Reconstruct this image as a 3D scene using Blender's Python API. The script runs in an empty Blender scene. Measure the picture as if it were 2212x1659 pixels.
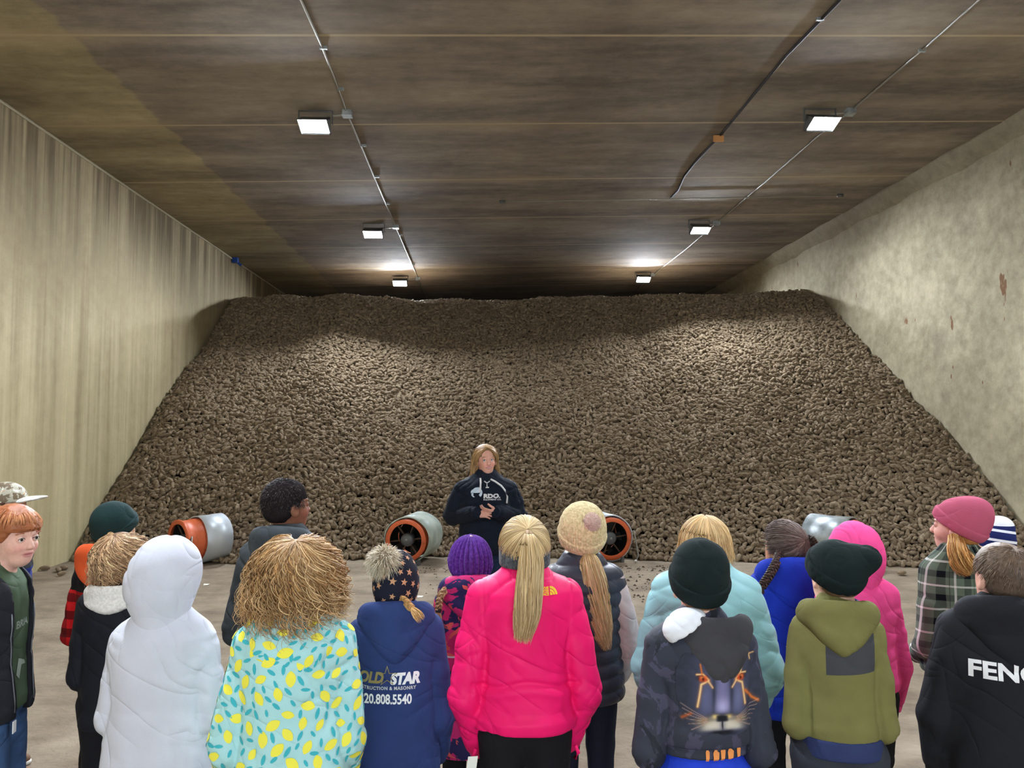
import bpy, bmesh, math, random
import numpy as np
from mathutils import Vector, Matrix
from mathutils.bvhtree import BVHTree
SC = bpy.context.scene
COL = SC.collection
R = math.radians
rng = np.random.default_rng(7)
random.seed(7)
# ------------------------------------------------------------------ camera
FPX, IW, IH = 1597.0, 2212.0, 1659.0
PITCH, YAW = R(3.17), R(-2.72)
CAM = np.array([0, 0, 1.85])
cd = bpy.data.cameras.new('camera'); cam = bpy.data.objects.new('camera', cd); COL.objects.link(cam)
cd.sensor_fit = 'HORIZONTAL'; cd.sensor_width = 36; cd.lens = 36 * FPX / IW
cam.location = CAM; cam.rotation_euler = (math.pi / 2 + PITCH, 0, YAW); SC.camera = cam
FW = np.array([-math.sin(YAW) * math.cos(PITCH), math.cos(YAW) * math.cos(PITCH), math.sin(PITCH)])
RT = np.array([math.cos(YAW), math.sin(YAW), 0]); UP = np.cross(RT, FW)
def at(px, py, Y):                       # the point of the line of sight at depth Y
    d = FW + RT * (px - IW / 2) / FPX - UP * (py - IH / 2) / FPX
    return CAM + d * (Y / d[1])
# ------------------------------------------------------------------ world, exposure
w = bpy.data.worlds.new('daylight'); SC.world = w; w.use_nodes = True
w.node_tree.nodes['Background'].inputs[0].default_value = (0.80, 0.90, 1.0, 1)
w.node_tree.nodes['Background'].inputs[1].default_value = 1.0
SC.view_settings.view_transform = 'Standard'; SC.view_settings.look = 'None'
SC.view_settings.gamma = 1; SC.view_settings.use_curve_mapping = False
SC.view_settings.exposure = 0.25
LAMP_POWER = 2600.0                        # emission strength of one LED panel
FILL_POWER = 460.0                        # added fill from behind the camera, as if through an open door
ld = bpy.data.lights.new('back_fill', 'AREA'); ld.shape = 'RECTANGLE'; ld.size = 6.5; ld.size_y = 4.2
ld.energy = FILL_POWER; ld.color = (0.86, 0.93, 1.0)
lo = bpy.data.objects.new('back_fill', ld); COL.objects.link(lo); lo.location = (0.8, -6.9, 2.4); lo.rotation_euler = (R(-90), 0, math.pi)
lo.rotation_euler = (R(90), 0, 0)
# ------------------------------------------------------------------ colour and materials
def lin(c):
    return tuple(((v / 255) / 12.92 if v / 255 <= .04045 else ((v / 255 + .055) / 1.055) ** 2.4) for v in c)
class N:
    def __init__(s, name, rough=.8, spec=.3):
        s.mat = bpy.data.materials.new(name); s.mat.use_nodes = True; s.t = s.mat.node_tree
        s.b = s.t.nodes['Principled BSDF']; s.b.inputs['Roughness'].default_value = rough
        s.b.inputs['Specular IOR Level'].default_value = spec
        s._o = None
    def n(s, typ, **k):
        x = s.t.nodes.new(typ)
        for a, v in k.items(): setattr(x, a, v)
        return x
    def put(s, sock, v):
        if isinstance(v, bpy.types.NodeSocket): s.t.links.new(v, sock)
        elif isinstance(v, (tuple, list)) and len(v) == 3 and sock.type == 'RGBA': sock.default_value = (*v, 1)
        else: sock.default_value = v
    def m(s, op, a, b=0.0, c=0.0, clamp=False):
        x = s.n('ShaderNodeMath', operation=op, use_clamp=clamp)
        for i, v in enumerate((a, b, c)): s.put(x.inputs[i], v)
        return x.outputs[0]
    def co(s):
        if s._o is None: s._o = s.n('ShaderNodeTexCoord').outputs['Object']
        return s._o
    def xyz(s, v=None):
        x = s.n('ShaderNodeSeparateXYZ'); s.put(x.inputs[0], v or s.co()); return x.outputs
    def comb(s, a, b, c):
        x = s.n('ShaderNodeCombineXYZ')
        for i, v in enumerate((a, b, c)): s.put(x.inputs[i], v)
        return x.outputs[0]
    def map(s, scale=(1, 1, 1), loc=(0, 0, 0), v=None):
        x = s.n('ShaderNodeMapping'); s.put(x.inputs[0], v or s.co()); x.inputs['Scale'].default_value = scale
        x.inputs['Location'].default_value = loc; return x.outputs[0]
    def noise(s, scale=5, detail=4, rough=.55, v=None, dist=0.0):
        x = s.n('ShaderNodeTexNoise'); s.put(x.inputs['Vector'], v or s.co()); x.inputs['Scale'].default_value = scale
        x.inputs['Detail'].default_value = detail; x.inputs['Roughness'].default_value = rough
        x.inputs['Distortion'].default_value = dist; return x.outputs[0]
    def ramp(s, f, a, b):
        x = s.n('ShaderNodeMapRange'); x.clamp = True; s.put(x.inputs[0], f); x.inputs[1].default_value = a; x.inputs[2].default_value = b
        return x.outputs[0]
    def mix(s, f, a, b, typ='MIX'):
        x = s.n('ShaderNodeMix', data_type='RGBA', blend_type=typ); s.put(x.inputs[0], f); s.put(x.inputs[6], a); s.put(x.inputs[7], b)
        return x.outputs[2]
    def color(s, v): s.put(s.b.inputs['Base Color'], v); return s
    def bump(s, h, strength=.3, dist=.01):
        x = s.n('ShaderNodeBump'); x.inputs['Strength'].default_value = strength; x.inputs['Distance'].default_value = dist
        s.put(x.inputs['Height'], h); s.t.links.new(x.outputs[0], s.b.inputs['Normal']); return s
    def attr(s, name):
        x = s.n('ShaderNodeAttribute'); x.attribute_name = name; return x.outputs[0]
def creases(m, amount=1.0, weave=260, strength=.25):
    """thin slanting cloth creases plus the weave, as bump"""
    h = None
    for k, (rz, sc, loc) in enumerate(((.5, (2.2, 2.2, 7.5), (0, 0, 0)), (-.55, (2.4, 2.4, 8), (5, 3, 1)), (.1, (6, 6, 2.0), (2, 7, 4)))):
        x = m.n('ShaderNodeMapping'); m.put(x.inputs[0], m.co()); x.inputs['Rotation'].default_value = (0, rz, 0); y = m.n('ShaderNodeMapping'); m.put(y.inputs[0], x.outputs[0]); y.inputs['Scale'].default_value = sc; y.inputs['Location'].default_value = loc
        n_ = m.noise(1.0, 1, .4, y.outputs[0], .4); r_ = m.m('SUBTRACT', 1, m.m('ABSOLUTE', m.m('SUBTRACT', m.m('MULTIPLY', n_, 2), 1))); r_ = m.m('POWER', r_, 20)
        mk = m.ramp(m.noise(3.2, 1, .5, m.map((1, 1, 1), (k * 4.0, k, 2))), .45, .62); r_ = m.m('MULTIPLY', r_, mk); h = r_ if h is None else m.m('ADD', h, r_)
    bp = m.n('ShaderNodeBump'); bp.invert = True; bp.inputs['Strength'].default_value = .42 * amount; bp.inputs['Distance'].default_value = .012; m.put(bp.inputs['Height'], h)
    b2 = m.n('ShaderNodeBump'); b2.inputs['Strength'].default_value = strength; b2.inputs['Distance'].default_value = .002; m.put(b2.inputs['Height'], m.noise(weave, 2)); m.t.links.new(bp.outputs[0], b2.inputs['Normal']); m.t.links.new(b2.outputs[0], m.b.inputs['Normal'])
def cloth(name, c, rough=.85, weave=260, strength=.25, var=.10, sheen=.0, crease=1.0):
    m = N(name, rough, .2); c = lin(c)
    f = m.noise(9, 3)
    m.color(m.mix(m.ramp(f, .3, .7), tuple(v * (1 - var) for v in c), tuple(min(1, v * (1 + var)) for v in c)))
    creases(m, crease, weave, strength)
    if sheen: m.b.inputs['Sheen Weight'].default_value = sheen
    return m.mat
def plain(name, c, rough=.5, metal=0.0, spec=.5, emit=None):
    m = N(name, rough, spec).color(lin(c)); m.b.inputs['Metallic'].default_value = metal
    if emit: m.b.inputs['Emission Color'].default_value = (*lin(c), 1); m.b.inputs['Emission Strength'].default_value = emit
    return m.mat
def vcol(name, rough=.6, spec=.3, noise_=None, sss=0.0):
    m = N(name, rough, spec); c = m.attr('Col')
    if noise_: c = m.mix(m.ramp(m.noise(noise_, 3), .3, .7), m.mix(1.0, c, (.86, .86, .86), 'MULTIPLY'), c)
    m.color(c)
    if sss: m.b.inputs['Subsurface Weight'].default_value = sss; m.b.inputs['Subsurface Radius'].default_value = (.6, .25, .15); m.b.inputs['Subsurface Scale'].default_value = .01
    return m.mat
HAIR = vcol('hair_strands', .5, .35)
SKIN = vcol('skin', .55, .35, 60, .15)
# ------------------------------------------------------------------ objects
def tag(o, label=None, cat=None, group=None, kind=None):
    if label: o['label'] = label
    if cat: o['category'] = cat
    if group: o['group'] = group
    if kind: o['kind'] = kind
    return o
def thing(name, loc, label, cat, rz=0.0, group=None):
    o = bpy.data.objects.new(name, None); COL.objects.link(o); o.location = loc; o.rotation_euler = (0, 0, rz)
    o.empty_display_size = .1
    return tag(o, label, cat, group)
def mesh(name, V, F, mat=None, parent=None, smooth=True, col=None, mats=None, midx=None, label=None):
    me = bpy.data.meshes.new(name); V = np.asarray(V, dtype=np.float32)
    if isinstance(F, np.ndarray):
        me.vertices.add(len(V)); me.vertices.foreach_set('co', V.ravel())
        k = F.shape[1]; me.loops.add(F.size); me.loops.foreach_set('vertex_index', F.astype(np.int32).ravel())
        me.polygons.add(len(F)); me.polygons.foreach_set('loop_start', np.arange(0, F.size, k, dtype=np.int32))
    else:
        me.from_pydata(V.tolist(), [], F)
    me.update(calc_edges=True); me.validate()
    if len(me.polygons): me.polygons.foreach_set('use_smooth', [smooth] * len(me.polygons))
    for m_ in (mats or ([mat] if mat else [])): me.materials.append(m_)
    if midx is not None: me.polygons.foreach_set('material_index', midx)
    if col is not None:
        a = me.attributes.new('Col', 'FLOAT_COLOR', 'POINT')
        c = np.ones((len(V), 4), dtype=np.float32); c[:, :3] = col; a.data.foreach_set('color', c.ravel())
    o = bpy.data.objects.new(name, me); COL.objects.link(o)
    if parent: o.parent = parent
    if label: o['label'] = label
    return o
class MB:                                 # plain hard-surface builder
    def __init__(s): s.V = []; s.F = []
    def add(s, V, F): n = len(s.V); s.V += [tuple(v) for v in V]; s.F += [tuple(i + n for i in f) for f in F]; return s
    def box(s, a, b):
        x0, y0, z0 = a; x1, y1, z1 = b
        return s.add([(x0, y0, z0), (x1, y0, z0), (x1, y1, z0), (x0, y1, z0), (x0, y0, z1), (x1, y0, z1), (x1, y1, z1), (x0, y1, z1)],
                     [(0, 3, 2, 1), (4, 5, 6, 7), (0, 1, 5, 4), (1, 2, 6, 5), (2, 3, 7, 6), (3, 0, 4, 7)])
    def tube(s, pts, r, n=8, caps=True):
        pts = [Vector(p) for p in pts]; rs = r if isinstance(r, (list, tuple)) else [r] * len(pts); V = []; F = []
        for i, p in enumerate(pts):
            d = (pts[min(i + 1, len(pts) - 1)] - pts[max(i - 1, 0)]).normalized()
            u = d.cross(Vector((0, 0, 1)) if abs(d.z) < .9 else Vector((1, 0, 0))).normalized(); v = d.cross(u)
            for k in range(n): a = 2 * math.pi * k / n; V.append(p + (u * math.cos(a) + v * math.sin(a)) * rs[i])
        for i in range(len(pts) - 1):
            for k in range(n): F.append((i * n + k, i * n + (k + 1) % n, (i + 1) * n + (k + 1) % n, (i + 1) * n + k))
        if caps: F.append(tuple(range(n))[::-1]); F.append(tuple((len(pts) - 1) * n + k for k in range(n)))
        return s.add(V, F)
    def lathe(s, prof, n=40, M=None, wob=None):       # profile (radius, y) turned about the Y axis
        V = []; F = []
        for i, (r, y) in enumerate(prof):
            for k in range(n):
                a = 2 * math.pi * k / n; rr = r * (1 + (wob(a, y) if wob else 0)); p = Vector((rr * math.cos(a), y, rr * math.sin(a))); V.append(M @ p if M else p)
        for i in range(len(prof) - 1):
            for k in range(n): F.append((i * n + k, i * n + (k + 1) % n, (i + 1) * n + (k + 1) % n, (i + 1) * n + k))
        return s.add(V, F)
    def build(s, name, mat, parent=None, smooth=False, label=None):
        o = mesh(name, s.V, s.F, mat, parent, smooth, label=label)
        bm = bmesh.new(); bm.from_mesh(o.data); bmesh.ops.recalc_face_normals(bm, faces=bm.faces); bm.to_mesh(o.data); bm.free()
        return o
# ------------------------------------------------------------------ the hall
LW, RW, YB, YF = -5.55, 7.3, 24.0, -6.6
def cz(x): return 5.64 + .025 * (x + 5.55)
def mat_ceiling():
    m = N('stained_concrete_ceiling', .9, .15); x, y, z = m.xyz()
    big = m.noise(1, 5, .6, m.map((.28, 1.5, 1)))
    fine = m.m('ADD', m.m('MULTIPLY', m.noise(1, 6, .7, m.map((2.6, 7.5, 1))), .6), m.m('MULTIPLY', m.noise(5, 5, .7), .4))
    blotch = m.noise(.9, 4, .6)
    f = m.m('ADD', m.m('MULTIPLY', big, .62), m.m('MULTIPLY', fine, .38))
    c = m.mix(m.ramp(f, .38, .66), lin((108, 99, 91)), lin((168, 156, 139)))
    c = m.mix(m.m('MULTIPLY', m.ramp(blotch, .45, .7), .5), c, lin((108, 96, 86)))
    # the strip beside the left wall is paler and more olive
    e = m.m('ADD', -4.15, m.m('MULTIPLY', m.noise(1, 3, .5, m.map((0, 2.5, 0))), .35))
    strip = m.ramp(m.m('SUBTRACT', e, x), 0.0, .05)
    c = m.mix(m.m('MULTIPLY', strip, .75), c, m.mix(m.ramp(f, .38, .62), lin((132, 121, 94)), lin((186, 172, 136))))
    # plank joints every 2.2 m
    ph = m.m('FRACT', m.m('DIVIDE', m.m('SUBTRACT', m.m('ADD', y, 22), 7.27), 2.2))
    dd = m.m('MULTIPLY', m.m('ABSOLUTE', m.m('SUBTRACT', ph, .5)), 2.2)
    seam = m.m('SUBTRACT', 1, m.ramp(m.m('SUBTRACT', 1.1, dd), .010, .028))
    c = m.mix(m.m('MULTIPLY', seam, .85), c, lin((190, 172, 142)))
    pale = m.m('SUBTRACT', 1, m.ramp(m.m('SUBTRACT', 1.1, dd), .02, .22))
    c = m.mix(m.m('MULTIPLY', m.m('MULTIPLY', pale, m.ramp(m.noise(1, 3, .5, m.map((.3, 1.5, 1))), .5, .6)), .45), c, lin((165, 147, 118)))
    m.color(c); m.bump(fine, .25, .02); return m.mat
def mat_wall(side):
    m = N('concrete_wall_' + side, .85, .2); x, y, z = m.xyz()
    fine = m.noise(6, 6, .7)
    if side == 'left':
        st = m.noise(1, 5, .6, m.map((1, 4.5, .16))); st2 = m.noise(1, 4, .6, m.map((1, 14, .5)))
        f = m.m('ADD', m.m('MULTIPLY', st, .6), m.m('ADD', m.m('MULTIPLY', st2, .22), m.m('MULTIPLY', fine, .18)))
        c = m.mix(m.ramp(f, .36, .64), lin((158, 143, 112)), lin((206, 193, 156)))
        # brown run-off stains hang below the ceiling
        top = m.m('MULTIPLY', m.ramp(m.m('ADD', z, m.m('MULTIPLY', st2, 1.8)), 4.1, 6.2), m.ramp(st, .34, .54))
        c = m.mix(m.m('MULTIPLY', top, .85), c, lin((92, 76, 56)))
        c = m.mix(m.m('MULTIPLY', m.m('SUBTRACT', 1, m.ramp(z, 0, 3.2)), .35), c, lin((190, 180, 132)))
    else:
        b = m.noise(.7, 5, .65); f = m.m('ADD', m.m('MULTIPLY', b, .5), m.m('MULTIPLY', fine, .5))
        c = m.mix(m.ramp(f, .36, .66), lin((142, 132, 108)), lin((192, 182, 154)))
        ru = m.noise(1, 3, .6, m.map((1, 3.4, 1.5), (3, 1, 7)))
        c = m.mix(m.m('MULTIPLY', m.ramp(ru, .69, .71), .85), c, lin((112, 70, 38)))
        dk = m.m('MULTIPLY', m.ramp(m.noise(1.3, 5, .7, m.map((1, 1, 1), (9, 3, 2))), .55, .72), .4)
        c = m.mix(dk, c, lin((104, 96, 84)))
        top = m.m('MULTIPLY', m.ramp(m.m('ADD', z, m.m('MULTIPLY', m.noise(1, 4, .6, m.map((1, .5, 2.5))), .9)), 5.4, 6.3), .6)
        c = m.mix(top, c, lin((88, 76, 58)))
    m.color(c); m.bump(m.noise(14, 6, .7), .3, .015); return m.mat
def mat_floor():
    m = N('dusty_concrete_floor', .9, .15)
    a = m.noise(1.1, 5, .6); b = m.noise(1, 5, .65, m.map((2.2, 3.4, 1))); f = m.m('ADD', m.m('MULTIPLY', a, .5), m.m('MULTIPLY', b, .5))
    c = m.mix(m.ramp(f, .36, .64), lin((106, 93, 78)), lin((152, 139, 120)))
    sp = m.ramp(m.noise(22, 3, .6), .66, .72); zone = m.ramp(m.noise(.9, 3, .5, m.map((1, 1, 1), (5, 2, 0))), .42, .62)
    c = m.mix(m.m('MULTIPLY', m.m('MULTIPLY', sp, zone), .75), c, lin((70, 58, 46)))
    x = m.noise(1, 4, .7, m.map((5, 9, 1)), .9)
    c = m.mix(m.m('MULTIPLY', m.ramp(x, .58, .66), .35), c, lin((104, 92, 76)))
    m.color(c); m.bump(m.m('ADD', x, m.noise(30, 4, .6)), .45, .02); return m.mat
def struct(name, V, F, mat, smooth=False): o = mesh(name, V, F, mat, None, smooth); o['kind'] = 'structure'; return o
struct('floor', [(LW - .3, YF - 6, 0), (RW + .3, YF - 6, 0), (RW + .3, YB, 0), (LW - .3, YB, 0)], [(0, 1, 2, 3)], mat_floor())
MB().box((LW - .3, YF - .3, 0), (LW, YB, cz(LW))).build('wall_left', mat_wall('left'))['kind'] = 'structure'
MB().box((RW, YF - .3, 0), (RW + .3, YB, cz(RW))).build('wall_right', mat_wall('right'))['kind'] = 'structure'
cm = mat_ceiling()
MB().add([(LW - .3, YF - .3, cz(LW - .3)), (RW + .3, YF - .3, cz(RW + .3)), (RW + .3, YB + .3, cz(RW + .3)), (LW - .3, YB + .3, cz(LW - .3)),
          (LW - .3, YF - .3, 6.3), (RW + .3, YF - .3, 6.3), (RW + .3, YB + .3, 6.3), (LW - .3, YB + .3, 6.3)],
         [(0, 3, 2, 1), (4, 5, 6, 7), (0, 1, 5, 4), (1, 2, 6, 5), (2, 3, 7, 6), (3, 0, 4, 7)]).build('ceiling', cm)['kind'] = 'structure'
wm = mat_wall('back')
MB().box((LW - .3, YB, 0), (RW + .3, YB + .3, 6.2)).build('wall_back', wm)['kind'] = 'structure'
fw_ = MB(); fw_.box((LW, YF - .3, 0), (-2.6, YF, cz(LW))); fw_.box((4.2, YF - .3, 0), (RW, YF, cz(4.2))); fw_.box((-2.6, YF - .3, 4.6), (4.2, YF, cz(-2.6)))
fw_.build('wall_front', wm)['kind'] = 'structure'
# worn fillet where the right wall meets the ceiling, thin mortar line on the left
fm = wm
pr = [(RW + .02, -.26), (RW - .06, -.22), (RW - .2, -.04), (RW - .22, .02), (RW + .02, .02)]
V = []; F = []
ys = np.linspace(YF, YB, 90)
for i, yy in enumerate(ys):
    for (xx, dz) in pr:
        k = .02 * math.sin(yy * 3.1) + .015 * math.sin(yy * 7.7 + 1); V.append((xx - (k if xx < RW else 0), yy, cz(RW) + dz - (k if dz < 0 else 0)))
for i in range(len(ys) - 1):
    for k in range(4): F.append((i * 5 + k, i * 5 + k + 1, (i + 1) * 5 + k + 1, (i + 1) * 5 + k))
struct('trim_1', V, F, mat_wall('right_fillet') if False else bpy.data.materials['concrete_wall_right'], True)
MB().tube([(LW + .004, YF, cz(LW) - .03), (LW + .004, YB, cz(LW) - .03)], .018, 6).build('trim_2', plain('pale_mortar', (170, 160, 135), .9), None)['kind'] = 'structure'
# ------------------------------------------------------------------ things on the ceiling and walls
galv = N('galvanised_steel', .42, .5); galv.color(galv.mix(galv.ramp(galv.noise(7, 4, .6), .35, .65), lin((138, 146, 148)), lin((188, 196, 198)))); galv.b.inputs['Metallic'].default_value = .55; galv = galv.mat
cond = plain('conduit_steel', (150, 146, 134), .5, .4); cable_m = plain('black_cable', (38, 34, 30), .7)
def on_ceil(px, py, dz=.03):
    d = FW + RT * (px - IW / 2) / FPX - UP * (py - IH / 2) / FPX
    t = (cz(0) - dz - CAM[2]) / (d[2] - .025 * d[0]); return CAM + d * t
lens_m = plain('led_panel', (236, 244, 255), .3, emit=LAMP_POWER); lens_b = plain('added_back_panel', (236, 244, 255), .3, emit=LAMP_POWER * .14); house_m = plain('lamp_housing', (92, 92, 90), .5, .3)
def lamp(x, y, label, turn=0.0):
    vs = .14 if y > 17 else .20  # added visor cuts spill on the ceiling, less in the far row
    z = cz(x)
    t = thing('flood_light', (x, y, z), label, 'lamp', turn, 'LED flood lights under the ceiling')
    M = Matrix.Translation((0, 0, -.19)) @ Matrix.Rotation(R(29), 4, 'X')       # face looks along -Y and down
    def tf(mb): mb.V = [tuple(M @ Vector(v)) for v in mb.V]; return mb
    hb = MB(); w_, h_ = .18, .10
    hb.box((-w_, .005, -h_), (w_, .06, h_)); hb.add([(-w_, .005, -h_), (-w_, -.015, -h_), (-w_, -vs, h_), (-w_, .005, h_), (-w_ + .01, .005, -h_), (-w_ + .01, -.015, -h_), (-w_ + .01, -vs, h_), (-w_ + .01, .005, h_)], [(0, 1, 2, 3), (7, 6, 5, 4), (0, 4, 5, 1), (1, 5, 6, 2), (2, 6, 7, 3)]); hb.add([(w_, .005, -h_), (w_, -.015, -h_), (w_, -vs, h_), (w_, .005, h_), (w_ - .01, .005, -h_), (w_ - .01, -.015, -h_), (w_ - .01, -vs, h_), (w_ - .01, .005, h_)], [(0, 1, 2, 3), (7, 6, 5, 4), (0, 4, 5, 1), (1, 5, 6, 2), (2, 6, 7, 3)])
    hb.box((-w_, -vs, h_ - .008), (w_, .005, h_)); hb.box((-w_, -.015, -h_), (w_, .005, -h_ + .02))
    for k in range(-6, 7): hb.box((k * .027 - .003, .06, -h_ + .01), (k * .027 + .003, .09, h_ - .01))
    tf(hb).build('housing', house_m, t)
    tf(MB().box((-w_ + .02, -.001, -h_ + .02), (w_ - .02, .004, h_ - .02))).build('lens', lens_b if turn else lens_m, t)
    br = MB(); br.box((-.21, -.02, -.17), (-.20, .02, -.005)); br.box((.20, -.02, -.17), (.21, .02, -.005)); br.box((-.21, -.02, -.008), (.21, .02, 0.0))
    br.build('bracket', house_m, t)
    return t
NEAR = ['left', 'right']
for row, (y, nm) in enumerate([(9.05, 'nearest'), (14.2, 'middle'), (19.15, 'farthest')]):
    for s, x in enumerate((-2.0, 4.37)):
        lamp(x, y, 'bright white LED flood light on the ceiling, %s one of the %s row' % (nm, NEAR[s]))
for y in (3.95, -1.1):  # row behind the camera is added and turned round to light the backs
    for s, x in enumerate((-2.0, 4.37)):
        lamp(x, y, 'unseen white LED flood light outside the view, %s row, %s the group' % (NEAR[s], 'above' if y > 0 else 'behind'), 0 if y > 0 else math.pi)
def conduit(name, pts, r, m_, label, cat, clips=None, boxes=None):
    P = [on_ceil(px, py, r) for px, py in pts]
    d0 = P[0] - P[1]; P.insert(0, P[0] + d0 / np.linalg.norm(d0) * 9) if P[0][1] < 8 else None
    t = thing(name, tuple(P[0]), label, cat)
    L = [tuple(p - P[0]) for p in P]
    MB().tube(L, r, 8).build('pipe', m_, t, True)
    for (px, py) in clips or []:
        p = on_ceil(px, py, .02) - P[0]; c = MB(); c.box((p[0] - .03, p[1] - .012, p[2] - .012), (p[0] + .045, p[1] + .012, p[2] + .02)); c.build('clip', galv, t)
    for (px, py) in boxes or []:
        p = on_ceil(px, py, .04) - P[0]; c = MB(); c.box((p[0] - .055, p[1] - .055, p[2] - .03), (p[0] + .055, p[1] + .055, p[2] + .038)); c.box((p[0] - .06, p[1] - .06, p[2] - .034), (p[0] + .06, p[1] + .06, p[2] - .028))
        c.build('junction_box', galv, t)
        a = Vector(p); s = -1
        MB().tube([a, a + Vector((s * .12, .0, -.02)), a + Vector((s * .25, 0, -.03))], .012, 6).build('whip', cond, t, True)
    return t
conduit('conduit', [(650, 0), (697, 104), (750, 246), (855, 490), (905, 605), (930, 665)], .013, cond, 'grey steel conduit with junction boxes along the left row of lamps', 'conduit',
        clips=[(697, 104), (734, 193), (784, 315), (813, 382), (836, 440), (865, 508), (892, 572)], boxes=[(750, 246), (855, 490), (903, 602)])
conduit('conduit', [(2115, 0), (1990, 110), (1840, 238), (1760, 300), (1655, 392), (1612, 427), (1548, 482), (1480, 540), (1410, 594), (1350, 650)], .013, cond,
        'grey steel conduit with junction boxes along the right row of lamps', 'conduit', clips=[(1990, 110), (1612, 427)], boxes=[(1836, 242), (1548, 482), (1410, 594)])
conduit('cable', [(1815, 0), (1700, 118), (1560, 288), (1500, 352), (1478, 380), (1465, 410), (1448, 429)], .016, cable_m, 'thick black cable hung under the ceiling between the lamp rows', 'cable', clips=[(1770, 42)])
p = on_ceil(1552, 298, .05); MB().box((-.07, -.02, -.05), (.07, .02, .03)).build('cable_tag', plain('orange_cardboard', (196, 140, 84), .8), None)
tg = bpy.data.objects['cable_tag']; tg.location = p; tag(tg, 'small tan tag hooked on the black ceiling cable', 'tag')
P0 = on_ceil(1085, 436, .06); P1 = on_ceil(1448, 430, .05); P2 = on_ceil(1815, 422, .05)
t = thing('sensor_pipe', tuple(P0), 'thin grey cross pipe with end heads, level under the ceiling near the middle', 'pipe')
MB().tube([(0, 0, 0), tuple(P1 - P0), tuple(P2 - P0)], .010, 6).build('pipe', cond, t, True)
for q in (P0 * 0, P2 - P0): MB().tube([tuple(q + np.array([-.05, 0, 0])), tuple(q + np.array([.05, 0, 0]))], .028, 10).build('sensor_head', house_m, t, True)
for q in (P0 * 0, P1 - P0, P2 - P0): MB().tube([tuple(q), tuple(q + np.array([0, 0, .06]))], .006, 6).build('hanger', cond, t, True)
bx = thing('wall_box', (LW, 9.3, 1.02), 'small grey electrical box on the left concrete wall above the camouflage cap', 'electrical box')
pq = at(19, 1046, 8.66); bx.location = (LW, 8.66, pq[2])
MB().box((0, -.07, -.05), (.07, .07, .06)).build('housing', plain('grey_box', (122, 118, 108), .6), bx); MB().box((.07, -.055, -.035), (.08, .055, .045)).build('cover', plain('grey_lid', (152, 150, 138), .5), bx)
bl = thing('blue_connector', tuple(at(513, 563, 16.9)), 'small bright blue fitting high in the left ceiling corner', 'fitting')
bl.location.x = LW + .06
MB().box((-.06, -.06, -.05), (.06, .06, .10)).tube([(0, 0, 0), (.12, .05, -.1)], .03, 8).build('body', plain('blue_plastic', (20, 70, 150), .4), bl)
# ------------------------------------------------------------------ the potatoes
TX = [-5.9, -5.2, -4.4, -3.6, -2.8, -1.8, 0, 1.75, 3, 4.1, 5.2, 6.4, 7.3]; TY = [10.7, 10.35, 10.3, 10.2, 9.95, 10.4, 10.5, 10.3, 10.05, 9.8, 9.5, 9.25, 9.05]
DD = [-3, 0, .5, 1, 2.4, 4, 6.3, 6.95, 7.6, 9, 14]; ZZ = [-.25, -.04, .40, .82, 1.84, 2.98, 4.58, 4.77, 4.79, 4.79, 4.79]
PX = rng.random((60, 60))
def vn2(x, y, s, seed=0):
    x = np.asarray(x) / s + 20 + seed * 3.7; y = np.asarray(y) / s + 20 + seed * 5.1; i = np.floor(x).astype(int); j = np.floor(y).astype(int); u = x - i; v = y - j
    u = u * u * (3 - 2 * u); v = v * v * (3 - 2 * v); g = lambda a, b: PX[a % 60, b % 60]
    return (g(i, j) * (1 - u) + g(i + 1, j) * u) * (1 - v) + (g(i, j + 1) * (1 - u) + g(i + 1, j + 1) * u) * v
def pile_z(x, y):
    ty = np.interp(x, TX, TY) + .22 * (vn2(x, x * 0, .55) - .5)
    z = np.interp(y - ty, DD, ZZ); k = np.clip((y - ty) / 1.5, 0, 1)
    k2 = np.clip((6.8 - (y - ty)) / 2.5, .12, 1); z = z + k * (.15 * k2 * (vn2(x, y, 1.7, 1) - .5) + .10 * (vn2(x, y, .6, 2) - .5))
    return np.where(x > 5.3, z - .0 * x, z)
pm = N('dusty_potato_skin', .92, .15)
oi = pm.n('ShaderNodeObjectInfo').outputs['Random']
c = pm.mix(oi, lin((122, 106, 86)), lin((158, 141, 117)))
c = pm.mix(pm.m('MULTIPLY', pm.ramp(pm.noise(28, 4, .7), .42, .64), .55), c, lin((88, 73, 59)))
pm.color(c); pm.bump(pm.noise(70, 4, .7), .5, .004); pm = pm.mat
soil = plain('dark_gap_shade', (24, 19, 15), .95, spec=.05)  # near-black under-sheet stands in for shade between the potatoes
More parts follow.
